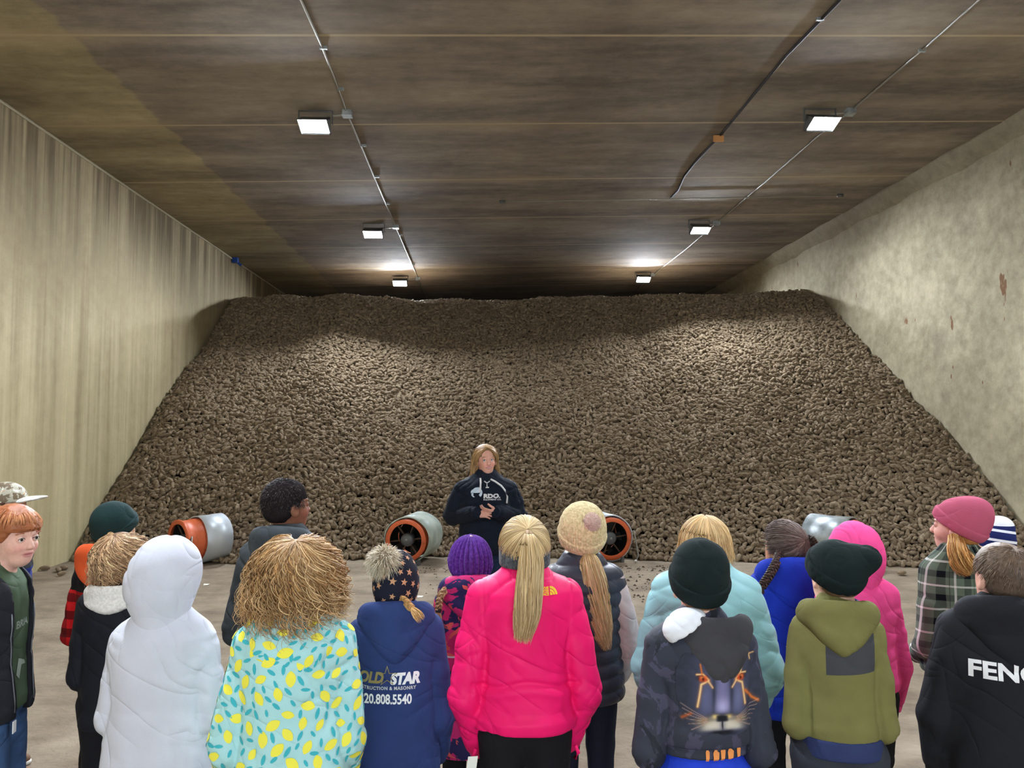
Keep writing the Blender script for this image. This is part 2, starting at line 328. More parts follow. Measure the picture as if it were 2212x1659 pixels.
def potato(k, nu, nv):
    r_ = np.random.default_rng(100 + k); V = []; F = []
    L = [.064, .056, .072, .050, .060, .066][k]; W_ = [.034, .036, .033, .037, .031, .036][k]; bend = r_.uniform(-.01, .01); ph = r_.uniform(0, 6, 6)
    for i in range(nv + 1):
        th = math.pi * i / nv; s = math.sin(th) ** .82 if 0 < i < nv else 0
        for j in range(nu):
            a = 2 * math.pi * j / nu; q = 1 + .06 * math.sin(2 * a + ph[0] + th) + .05 * math.sin(3 * th + ph[1] + a) + .03 * math.sin(3 * a + ph[2] - 2 * th)
            x = L * math.cos(th) * (1 + .03 * math.sin(a + ph[3]))
            V.append((x, W_ * s * math.cos(a) * q + bend * (1 - (x / L) ** 2), W_ * .9 * s * math.sin(a) * q))
    for i in range(nv):
        for j in range(nu):
            a, b = i * nu + j, i * nu + (j + 1) % nu; F.append((a, a + nu, b + nu, b))
    me = bpy.data.meshes.new('russet_potato'); me.from_pydata(V, [], F); me.materials.append(pm)
    bm = bmesh.new(); bm.from_mesh(me); bmesh.ops.remove_doubles(bm, verts=bm.verts, dist=1e-5); bmesh.ops.recalc_face_normals(bm, faces=bm.faces); bm.to_mesh(me); bm.free()
    me.polygons.foreach_set('use_smooth', [True] * len(me.polygons)); return me
PM = [potato(k, 14, 10) for k in range(6)]
def place(xs, yy, lift):                 # positions and turns of potatoes lying on the slope
    z = pile_z(xs, yy); e = .02
    gx = (pile_z(xs + e, yy) - pile_z(xs - e, yy)) / (2 * e); gy = (pile_z(xs, yy + e) - pile_z(xs, yy - e)) / (2 * e)
    z = np.maximum(z, 0) + lift; return z, gx, gy
pts = []
for layer, (sp, lift) in enumerate([(.066, .012), (.062, -.038)]):
    gxs = np.arange(LW + .05, RW - .04, sp)
    # step along the slope so that steep ground gets as many as flat ground
    gy_ = [8.8]
    while gy_[-1] < 20.5:
        y0 = gy_[-1]; sl = .85 if y0 < 17.3 else .1; gy_.append(y0 + sp * .84 / math.sqrt(1 + sl * sl))
    A, B = np.meshgrid(gxs, np.array(gy_)); A = A + (np.arange(len(gy_)) % 2)[:, None] * sp / 2
    A = A + rng.uniform(-.5, .5, A.shape) * sp * .75; B = B + rng.uniform(-.5, .5, B.shape) * sp * .75; A = A.ravel(); B = B.ravel()
    ok = (pile_z(A, B) > (-.03 if layer == 0 else .0)) & (A > LW + .04) & (A < RW - .03); A, B = A[ok], B[ok]
    z, gx, gy = place(A, B, lift); pts.append(np.stack([A, B, z + rng.uniform(-.026, .030, len(A)), gx, gy, np.full(len(A), layer)], 1))
pts = np.concatenate(pts)
FANS = [(-3.95, 9.95, .50), (-1.02, 10.0, .50), (1.90, 10.02, .50), (5.02, 9.65, .52)]
keep = np.ones(len(pts), bool)
for fx, fy, fr in FANS: keep &= ~((np.hypot(pts[:, 0] - fx, (pts[:, 1] - fy)) < .34) & (pts[:, 2] < .6))
pts = pts[keep]; pts[:, 2] = np.maximum(pts[:, 2], .036)
n = len(pts); az = rng.uniform(0, math.pi, n); tilt = rng.normal(0, .32, n); roll = rng.uniform(0, 6.28, n)
rot = np.zeros((n, 3), np.float32)
for i in range(n):
    nrm = Vector((-pts[i, 3], -pts[i, 4], 1)).normalized(); q = nrm.to_track_quat('Z', 'Y').to_matrix() @ Matrix.Rotation(az[i], 3, 'Z') @ Matrix.Rotation(tilt[i], 3, 'Y') @ Matrix.Rotation(roll[i], 3, 'X')
    rot[i] = q.to_euler()
scl = rng.uniform(.62, .98, (n, 1)) * np.stack([rng.uniform(.8, 1.15, n), rng.uniform(.85, 1.1, n), rng.uniform(.85, 1.1, n)], 1)
vid = rng.integers(0, 6, n)
# the 300 that show largest: the front rows that no one stands before
HID = [(-9, -4.75), (-4.45, -3.3), (-2.85, -1.75), (-.45, .55), (.4, 1.0), (2.55, 3.25), (3.7, 4.7), (5.9, 9)]
d = np.hypot(pts[:, 0], pts[:, 1]); vis = pts[:, 5] == 0
for a, b in HID: vis &= ~((pts[:, 0] > a) & (pts[:, 0] < b))
order = np.argsort(np.where(vis, d, 1e9))[:280]
solo = np.zeros(n, bool); solo[order] = True
def solo_potato(i, p, e, s, label, group):
    o = bpy.data.objects.new('russet_potato', PM[i]); COL.objects.link(o); o.location = p; o.rotation_euler = e; o.scale = s
    return tag(o, label, 'potato', group)
for i in np.nonzero(solo)[0]:
    solo_potato(int(vid[i]), pts[i, :3].tolist(), rot[i].tolist(), scl[i].tolist(), 'dusty brown russet potato in the lowest rows of the heap, beside the floor', 'potatoes in the lowest rows of the heap')
loose = [(97, 1227, 'dusty brown potato lying on the floor by the left wall, leftmost of all'), (121, 1213, 'round dusty potato by the left wall, just above two stray ones'),
         (125, 1230, 'oval potato on the floor, left one of the stray pair by the left wall'), (137, 1227, 'dark oval potato on the floor, right one of the stray pair by the left wall'),
         (133, 1238, 'small potato on the floor, lowest of the stray ones by the left wall'), (1898, 1235, 'stray brown potato on the floor below the foot of the heap, nearer the pink hood'),
         (1948, 1237, 'stray brown potato on the floor below the foot of the heap, nearer the plaid jacket')]
for k, (px, py, lb) in enumerate(loose):
    dr = FW + RT * (px - IW / 2) / FPX - UP * (py - IH / 2) / FPX; p = CAM + dr * ((.034 - CAM[2]) / dr[2])
    solo_potato(k % 6, (p[0], p[1], .034), (0, 0, k * 1.1), (1, 1, .9), lb, 'stray potatoes on the floor')
# heap: dark sheet painted as shade in the gaps, plus instanced potatoes
hx = np.linspace(LW + .01, RW - .01, 110); hy = np.linspace(8.9, 23.9, 130); HX, HY = np.meshgrid(hx, hy, indexing='ij'); HZ = np.maximum(pile_z(HX, HY) - .085, -.05)
for fx, fy, fr in FANS: HZ = np.where((np.hypot(HX - fx, HY - fy) < .42), np.minimum(HZ, -.02), HZ)
SV = np.stack([HX.ravel(), HY.ravel(), HZ.ravel()], 1); i0 = (np.arange(109)[:, None] * 130 + np.arange(129)[None, :]).ravel()
SF = np.stack([i0, i0 + 130, i0 + 131, i0 + 1], 1)
rest = ~solo; RP = pts[rest]
hp = mesh('potato_heap', np.concatenate([SV, RP[:, :3]]), SF, soil, None, True); me = hp.data
nv = len(SV); tot = nv + len(RP)
def attr(name, typ, key, arr):
    a = me.attributes.new(name, typ, 'POINT'); a.data.foreach_set(key, arr.ravel())
full = lambda v, d_: np.concatenate([np.zeros((nv, d_), np.float32), v.astype(np.float32)])
attr('rot', 'FLOAT_VECTOR', 'vector', full(rot[rest], 3)); attr('scl', 'FLOAT_VECTOR', 'vector', full(scl[rest], 3))
attr('vid', 'INT', 'value', np.concatenate([np.zeros(nv, np.int32), vid[rest].astype(np.int32)])); attr('pt', 'BOOLEAN', 'value', np.concatenate([np.zeros(nv, bool), np.ones(len(RP), bool)]))
tag(hp, 'huge sloping heap of brown potatoes filling the back of the hall', 'potatoes', kind='stuff')
g = bpy.data.node_groups.new('heap_of_potatoes', 'GeometryNodeTree'); g.interface.new_socket('Geometry', in_out='INPUT', socket_type='NodeSocketGeometry'); g.interface.new_socket('Geometry', in_out='OUTPUT', socket_type='NodeSocketGeometry')
gi = g.nodes.new('NodeGroupInput'); go = g.nodes.new('NodeGroupOutput'); L = g.links.new
def na(name, typ): x = g.nodes.new('GeometryNodeInputNamedAttribute'); x.data_type = typ; x.inputs[0].default_value = name; return x.outputs[0]
sep = g.nodes.new('GeometryNodeSeparateGeometry'); L(gi.outputs[0], sep.inputs[0]); L(na('pt', 'BOOLEAN'), sep.inputs[1])
iop = g.nodes.new('GeometryNodeInstanceOnPoints'); L(sep.outputs[0], iop.inputs['Points']); iop.inputs['Pick Instance'].default_value = True
jn = g.nodes.new('GeometryNodeJoinGeometry')
firsts = {}
for o in bpy.data.objects:
    if o.name.startswith('russet_potato'): firsts.setdefault(o.data.name, o)
for o in firsts.values():
    x = g.nodes.new('GeometryNodeObjectInfo'); x.transform_space = 'ORIGINAL'; x.inputs['Object'].default_value = o; x.inputs['As Instance'].default_value = True; L(x.outputs['Geometry'], jn.inputs[0])
L(jn.outputs[0], iop.inputs['Instance']); L(na('vid', 'INT'), iop.inputs['Instance Index']); L(na('rot', 'FLOAT_VECTOR'), iop.inputs['Rotation']); L(na('scl', 'FLOAT_VECTOR'), iop.inputs['Scale'])
j2 = g.nodes.new('GeometryNodeJoinGeometry'); L(sep.outputs[1], j2.inputs[0]); L(iop.outputs[0], j2.inputs[0]); L(j2.outputs[0], go.inputs[0])
hp.modifiers.new('potatoes', 'NODES').node_group = g
# ------------------------------------------------------------------ ventilation fans at the foot of the heap
orange = N('orange_enamel', .45, .4); orange.color(orange.mix(orange.ramp(orange.noise(9, 5, .7), .55, .72), lin((214, 104, 62)), lin((120, 66, 44)))); orange = orange.mat
dark = plain('painted_interior_shade', (20, 18, 17), .8); motor_m = plain('grey_motor', (96, 100, 104), .5, .3); arm_m = plain('rusty_arm', (92, 74, 58), .7)
def fan(px, py, Y, yaw, r, duct, label, long_=.12, ductlen=.75, over=.10):
    p = at(px, py, Y); t = thing('ventilation_fan', (p[0], p[1], 0), label, 'fan', yaw, 'ventilation fans at the foot of the potato heap')
    zc = max(r + .015, p[2]); M = Matrix.Translation((0, 0, zc))
    L_ = lambda prof, nm, m_, par, **k: MB().lathe(prof, 44, M, k.get('wob')).build(nm, m_, par, True, k.get('label'))
    hs = L_([(r - .045, .0), (r + .012, -.004), (r + .012, .02), (r - .005, .03), (r - .005, long_), (r + .004, long_ + .01), (r + .004, long_ + .35), (r - .012, long_ + .35), (r - .018, .03), (r - .045, .012), (r - .045, 0)], 'fan_housing', orange, t)
    dw = lambda a, y: .02 * math.sin(2 * a + 1) + .012 * math.sin(5 * a + y * 9)
    L_([(r + .035, over), (r + .05, over + .004), (r + .045, over + ductlen * .5), (r + .05, over + ductlen), (r + .03, over + ductlen), (r + .03, over + .01), (r + .035, over)], 'duct', duct, t, wob=dw)
    L_([(.001, long_ + .3), (r - .03, long_ + .3), (r - .03, long_ + .31)], 'shade_disc', dark, t)  # dark disc and sleeve added to paint the shade inside the drum
    L_([(r - .02, .05), (r - .02, long_ + .30)], 'shade_sleeve', dark, t)
    mt = L_([(.001, .035), (.03, .03), (.075, .04), (.088, .055), (.09, .22), (.001, .23)], 'motor', motor_m, t)
    L_([(.001, .02), (.018, .022), (.02, .035)], 'motor_cap', plain('pale_cap', (150, 152, 150), .4, .4), mt)
    for k in range(6):
        a = k * math.pi / 3 + .12; ca, sa = math.cos(a), math.sin(a)
        MB().tube([(ca * .085, .09, zc + sa * .085), (ca * (r - .02), .07, zc + sa * (r - .02))], .011, 6).build('strut', arm_m, t, True)
    for k in range(5):
        a = k * 2 * math.pi / 5; b = MB(); V = []
        for rr in (.08, .14, r - .04):
            for s in (-1, 1):
                aa = a + s * .24; V.append((rr * math.cos(aa), .2 + s * .035, zc + rr * math.sin(aa)))
        b.add(V, [(0, 1, 3, 2), (2, 3, 5, 4)]); b.build('blade', plain('blade_grey', (62, 60, 58), .5, .3) if 'blade_grey' not in bpy.data.materials else bpy.data.materials['blade_grey'], t, True)
    for s in (-1, 1):
        b = MB(); b.box((s * r * .62 - .02, .02, 0), (s * r * .62 + .02, .07, .07)); b.build('foot', motor_m, t)
    return t
whitem = N('pale_green_galvanised', .45, .4); whitem.color(whitem.mix(whitem.ramp(whitem.noise(6, 4), .4, .6), lin((150, 162, 152)), lin((178, 188, 176)))); whitem = whitem.mat
white2 = plain('white_galvanised', (196, 204, 210), .4, .3)
f1 = fan(384, 1170, 9.95, R(-42), .27, white2, 'orange ventilation fan with pale duct, leftmost, behind the white hood', .16, .36, .24)
f2 = fan(876, 1168, 9.9, R(-14), .265, whitem, 'orange ventilation fan with dented grey-green duct, left of the speaker', .10, .6, .04)
f3 = fan(1322, 1164, 9.95, R(14), .27, white2, 'orange ventilation fan with pale duct, right of the knit hat', .10, .6, .04)
f4 = fan(1848, 1172, 9.55, R(38), .28, galv, 'ventilation fan with shiny grey duct, behind the bright pink hood', .10, .55, .04)
for f_, s in ((f1, 1), (f3, 1), (f4, 1)):
    MB().tube([(.27, .02, .36), (.33, .02, .42), (.36, 0, .25), (.37, -.03, .08), (.33, -.05, .02)], .009, 8).build('power_cord', plain('grey_cord', (150, 148, 140), .5) if 'grey_cord' not in bpy.data.materials else bpy.data.materials['grey_cord'], f_, True)
    MB().tube([(.33, -.05, .025), (.30, -.09, .03)], .018, 8).build('plug', plain('white_plug', (228, 230, 226), .4) if 'white_plug' not in bpy.data.materials else bpy.data.materials['white_plug'], f_, True)
# crumbs of soil and a scrap of paper on the floor
V = []; F = []
for k in range(420):
    u = rng.random()
    px_, py_ = (rng.normal(1400, 60), rng.normal(1255, 26)) if u < .45 else ((rng.uniform(1220, 1480), rng.uniform(1215, 1240)) if u < .65 else ((rng.normal(960, 50), rng.normal(1240, 22)) if u < .85 else (rng.uniform(200, 2200), rng.uniform(1225, 1420))))
    if py_ < 1222: py_ = 1222 + rng.uniform(0, 10)
    dr = FW + RT * (px_ - IW / 2) / FPX - UP * (py_ - IH / 2) / FPX; q = CAM + dr * (-CAM[2] / dr[2]); s = rng.uniform(.004, .016) * (1.6 if u < .2 else 1)
    b0 = len(V)
    for j in range(5): a = j * 1.2566 + rng.random(); V.append((q[0] + s * math.cos(a) * rng.uniform(.7, 1.3), q[1] + s * math.sin(a) * rng.uniform(.7, 1.3), .0))
    V.append((q[0], q[1], s * .8)); F += [(b0 + j, b0 + (j + 1) % 5, b0 + 5) for j in range(5)]
tag(mesh('soil_crumbs', V, F, plain('dry_soil', (66, 54, 42), .95), None, False), 'dark soil crumbs scattered on the floor before the heap', 'soil', kind='stuff')
for px_, py_, lb in ((446, 1264, 'small white scrap on the floor right of the white hood'), (908, 1290, 'small pale scrap on the floor beside the fur pompom hat')):
    dr = FW + RT * (px_ - IW / 2) / FPX - UP * (py_ - IH / 2) / FPX; q = CAM + dr * (-CAM[2] / dr[2])
    o = MB().add([(-.03, -.02, .0), (.02, -.03, .006), (.035, .01, .012), (.0, .03, .004), (-.035, .015, .014)], [(0, 1, 2, 3, 4)]).build('paper_scrap', plain('white_paper', (226, 222, 208), .8) if 'white_paper' not in bpy.data.materials else bpy.data.materials['white_paper'])
    o.location = (q[0], q[1], .001); tag(o, lb, 'scrap')
# ------------------------------------------------------------------ implicit shapes -> smooth meshes
def grid(lo, hi, h):
    ax = [np.arange(a - 2 * h, b + 3 * h, h).astype(np.float32) for a, b in zip(lo, hi)]
    return ax
def varaxis(a, b, f0, f1, h, H):         # fine between f0 and f1, coarse outside
    L = list(np.arange(f0, f1 + h / 2, h)); x = f0 - H
    while x > a - 2 * H: L.insert(0, x); x -= H
    x = L[-1] + H
    while x < b + 2 * H: L.append(x); x += H
    return np.array(L, np.float32)
def P_(ax): return (ax[0][:, None, None], ax[1][None, :, None], ax[2][None, None, :])
def smin(a, b, k):
    h = np.clip(.5 + .5 * (b - a) / k, 0, 1); return b + (a - b) * h - k * h * (1 - h)
def smax(a, b, k): return -smin(-a, -b, k)
def ell(P, c, r, Q=None):
    x, y, z = P[0] - c[0], P[1] - c[1], P[2] - c[2]
    if Q is not None:
        Q = np.asarray(Q); x, y, z = (Q[0, 0] * x + Q[1, 0] * y + Q[2, 0] * z, Q[0, 1] * x + Q[1, 1] * y + Q[2, 1] * z, Q[0, 2] * x + Q[1, 2] * y + Q[2, 2] * z)
    k0 = np.sqrt((x / r[0]) ** 2 + (y / r[1]) ** 2 + (z / r[2]) ** 2); k1 = np.sqrt((x / r[0] ** 2) ** 2 + (y / r[1] ** 2) ** 2 + (z / r[2] ** 2) ** 2) + 1e-6
    return k0 * (k0 - 1) / k1
def cone(P, a, b, ra, rb, flat=None):
    a = np.asarray(a, float); b = np.asarray(b, float); d = b - a; L = d @ d + 1e-9
    x, y, z = P[0] - a[0], P[1] - a[1], P[2] - a[2]; t = np.clip((x * d[0] + y * d[1] + z * d[2]) / L, 0, 1)
    return np.sqrt((x - t * d[0]) ** 2 + (y - t * d[1]) ** 2 + (z - t * d[2]) ** 2) - (ra + (rb - ra) * t)
def chain(P, pts, rs, k=.02):
    d = None
    for i in range(len(pts) - 1):
        e = cone(P, pts[i], pts[i + 1], rs[i], rs[i + 1]); d = e if d is None else smin(d, e, k)
    return d
def plane(P, n, c):
    n = np.asarray(n, float); n = n / np.linalg.norm(n); return (P[0] - c[0]) * n[0] + (P[1] - c[1]) * n[1] + (P[2] - c[2]) * n[2]
def loft(P, zs, a, b, cx=0, cy=0, e=2.3):
    Z = P[2]; A = np.interp(Z, zs, a); B = np.interp(Z, zs, b); X0 = np.interp(Z, zs, cx) if np.ndim(cx) else cx; Y0 = np.interp(Z, zs, cy) if np.ndim(cy) else cy
    q = (np.abs((P[0] - X0) / A) ** e + np.abs((P[1] - Y0) / B) ** e) ** (1 / e)
    return np.maximum((q - 1) * np.minimum(A, B), np.maximum(zs[0] - Z, Z - zs[-1]))
def nets(F, ax):
    F = F.astype(np.float32).copy()
    for s in (np.s_[0], np.s_[-1]): F[s] = np.maximum(F[s], 1e-3); F[:, s] = np.maximum(F[:, s], 1e-3); F[:, :, s] = np.maximum(F[:, :, s], 1e-3)
    S = F < 0; C = np.zeros(tuple(n - 1 for n in F.shape), np.int8); sl = lambda o, n: slice(o, n - 1 + o)
    cor = [(i, j, k) for i in (0, 1) for j in (0, 1) for k in (0, 1)]; nx, ny, nz = F.shape
    for i, j, k in cor: C += S[sl(i, nx), sl(j, ny), sl(k, nz)]
    I, J, K = np.nonzero((C > 0) & (C < 8)); idx = np.full(C.shape, -1, np.int64); idx[I, J, K] = np.arange(len(I))
    xs = [np.stack([ax[0][I + i], ax[1][J + j], ax[2][K + k]], 1) for i, j, k in cor]; fv = [F[I + i, J + j, K + k] for i, j, k in cor]
    acc = np.zeros((len(I), 3)); cnt = np.zeros(len(I))
    for a in range(8):
        for b in range(a + 1, 8):
            if sum(abs(p - q) for p, q in zip(cor[a], cor[b])) != 1: continue
            m = (fv[a] < 0) != (fv[b] < 0); t = fv[a][m] / (fv[a][m] - fv[b][m]); acc[m] += xs[a][m] + (xs[b][m] - xs[a][m]) * t[:, None]; cnt[m] += 1
    V = acc / cnt[:, None]; Q = []
    for axn in range(3):
        s0 = [slice(None)] * 3; s1 = [slice(None)] * 3; s0[axn] = slice(0, -1); s1[axn] = slice(1, None); A, B = S[tuple(s0)], S[tuple(s1)]
        i, j, k = np.nonzero(A != B); c = np.stack([i, j, k], 1); u, v = [(1, 2), (2, 0), (0, 1)][axn]
        ok = (c[:, u] > 0) & (c[:, v] > 0) & (c[:, u] < C.shape[u]) & (c[:, v] < C.shape[v]); c = c[ok]; ins = A[c[:, 0], c[:, 1], c[:, 2]]
        def g(du, dv): d = c.copy(); d[:, u] -= du; d[:, v] -= dv; return idx[d[:, 0], d[:, 1], d[:, 2]]
        q = np.stack([g(0, 0), g(1, 0), g(1, 1), g(0, 1)], 1); q[~ins] = q[~ins][:, ::-1]; Q.append(q)
    Q = np.concatenate(Q); Q = Q[(Q >= 0).all(1)]
    return V, Q
def smoothV(V, Q, it=2, lam=.5):
    for _ in range(it):
        A = np.zeros_like(V); c = np.zeros(len(V))
        for i in range(4):
            for j in (1, 3): np.add.at(A, Q[:, i], V[Q[:, (i + j) % 4]]); np.add.at(c, Q[:, i], 1)
        V = V + lam * (A / np.maximum(c, 1)[:, None] - V)
    return V
def normals(V, Q):
    n = np.cross(V[Q[:, 2]] - V[Q[:, 0]], V[Q[:, 3]] - V[Q[:, 1]]); N_ = np.zeros_like(V)
    for i in range(4): np.add.at(N_, Q[:, i], n)
    return N_ / (np.linalg.norm(N_, axis=1, keepdims=True) + 1e-9)
LAT = rng.random((32, 32, 32)).astype(np.float32)
def vn3(V, s, seed=0):
    p = V / np.asarray(s) + 64 + seed * np.array([3.1, 5.7, 2.3]); i = np.floor(p).astype(int); f = p - i; f = f * f * (3 - 2 * f); i = i % 32; j = (i + 1) % 32
    r = 0
    for a in (0, 1):
        for b in (0, 1):
            for c in (0, 1):
                r = r + LAT[(j if a else i)[:, 0], (j if b else i)[:, 1], (j if c else i)[:, 2]] * (f[:, 0] if a else 1 - f[:, 0]) * (f[:, 1] if b else 1 - f[:, 1]) * (f[:, 2] if c else 1 - f[:, 2])
    return r
def ridge(V, s, seed, p=4.0): return (1 - np.abs(2 * vn3(V, s, seed) - 1)) ** p
def folds(V, Nn, amp, seed=0, s=(.20, .18, .085)):
    R1 = np.array([[.82, 0, .57], [0, 1, 0], [-.57, 0, .82]]); mk = lambda q, t=.5: np.clip((vn3(V, .20, seed + q) - t) * 5, 0, 1)
    d = mk(2) * ridge(V @ R1, s, seed, 7) + mk(3) * ridge(V @ R1.T, s, seed + 5, 7) + .6 * mk(4, .55) * ridge(V, (.16, .16, .045), seed + 9, 4) + .4 * mk(6) * ridge(V, (.07, .07, .35), seed + 11)
    return V - Nn * (d * amp * 1.1)[:, None] + Nn * ((vn3(V, .15, seed + 20) - .5) * amp * .8)[:, None]
def solid(name, ax, F, mat, parent, it=2, disp=None, col=None, label=None, **k):
    V, Q = nets(F, ax); V = smoothV(V, Q, it)
    if disp is not None: V = disp(V, normals(V, Q)); V = smoothV(V, Q, 1, .3)
    return mesh(name, V, Q, mat, parent, True, col(V) if col is not None else None, label=label, **k)
# ------------------------------------------------------------------ strands: tapered 4-sided tubes in one mesh
def tubes(paths, rad, cols=None, ns=4):
    n, m, _ = paths.shape; T = np.gradient(paths, axis=1); T /= np.linalg.norm(T, axis=2, keepdims=True) + 1e-9
    ref = np.where(np.abs(T[..., 2:3]) > .9, np.array([1., 0, 0]), np.array([0, 0, 1.])); U = np.cross(T, ref); U /= np.linalg.norm(U, axis=2, keepdims=True) + 1e-9; W_ = np.cross(T, U)
    a = np.arange(ns) * 2 * math.pi / ns; rad = np.broadcast_to(np.asarray(rad, float), (n, m))
    V = paths[:, :, None, :] + rad[:, :, None, None] * (U[:, :, None, :] * np.cos(a)[None, None, :, None] + W_[:, :, None, :] * np.sin(a)[None, None, :, None])
    V = V.reshape(-1, 3); i = np.arange(n)[:, None, None]; j = np.arange(m - 1)[None, :, None]; k = np.arange(ns)[None, None, :]
    b = (i * m + j) * ns; F = np.stack([b + k, b + (k + 1) % ns, b + ns + (k + 1) % ns, b + ns + k], -1).reshape(-1, 4)
    C = None if cols is None else np.repeat(cols, m * ns, 0) if cols.ndim == 2 else np.repeat(cols.reshape(-1, 3), ns, 0)
    return V, F, C
def hcols(n, base, var=.22, r_=rng, alt=None):
    c = np.array(lin(base)); k = np.exp(r_.normal(0, var, n))[:, None]; o = c * k
    if alt is not None: t = r_.random(n)[:, None] ** 1.5; o = o * (1 - t) + np.array(lin(alt)) * k * t
    return np.clip(o, 0, 1)
# ------------------------------------------------------------------ head frame: centre between the ears, +Y forward, +Z up
def rotm(yaw, pitch=0, roll=0):
    return np.array(Matrix.Rotation(R(yaw), 3, 'Z') @ Matrix.Rotation(R(pitch), 3, 'X') @ Matrix.Rotation(R(roll), 3, 'Y'))
SK = ((0, -.012, .028), (.074, .094, .087))                     # skull ellipsoid
def head_sdf(P, face=True):
    d = ell(P, *SK); d = smin(d, ell(P, (0, .024, -.038), (.053, .062, .070)), .035); d = smin(d, ell(P, (0, .045, -.078), (.028, .030, .026)), .03)
    for s in (-1, 1):
        if face: d = smin(d, ell(P, (s * .031, .056, -.028), (.023, .024, .024)), .02)
        e = ell(P, (s * .079, -.008, -.012), (.011, .020, .031), rotm(0, 12)); e = smax(e, -ell(P, (s * .090, .0, -.008), (.009, .011, .018)), .006); d = smin(d, e, .007)
    if face:
        for s in (-1, 1): d = smax(d, -ell(P, (s * .031, .090, .006), (.019, .015, .012)), .014)
        d = smin(d, cone(P, (0, .078, .012), (0, .098, -.022), .007, .0105), .012); d = smin(d, ell(P, (0, .094, -.026), (.016, .012, .009)), .008)
        for s in (-1, 1): d = smin(d, ell(P, (s * .031, .074, .006), (.0155, .0125, .0115)), .004)
        d = smin(d, ell(P, (0, .080, -.050), (.023, .011, .0062)), .005); d = smin(d, ell(P, (0, .077, -.0605), (.019, .011, .0068)), .005)
        d = smax(d, -ell(P, (0, .092, -.0555), (.026, .012, .0016)), .003); d = smin(d, ell(P, (0, .074, .026), (.045, .014, .007)), .012)
    return d
def head_cols(V, skin, lips, blush=.0, smile=False):
    c = np.tile(np.array(lin(skin)), (len(V), 1)); L_ = np.array(lin(lips))
    m = np.clip(1.6 - ((V[:, 0] / .025) ** 2 + ((V[:, 2] + .0555) / .0115) ** 2) * 1.3, 0, 1) * (V[:, 1] > .06); c = c * (1 - m[:, None]) + L_ * m[:, None]
    for s in (-1, 1):
        b = np.exp(-(((V[:, 0] - s * .036) / .02) ** 2 + ((V[:, 2] + .03) / .018) ** 2)) * (V[:, 1] > .03) * blush
        c = c * (1 - b[:, None]) + np.array(lin((226, 130, 120))) * b[:, None]
    return c
def plane_cut(V, Q, keep): k = keep[Q].all(1); Q = Q[k]; u, inv = np.unique(Q, return_inverse=True); return V[u], inv.reshape(-1, 4)
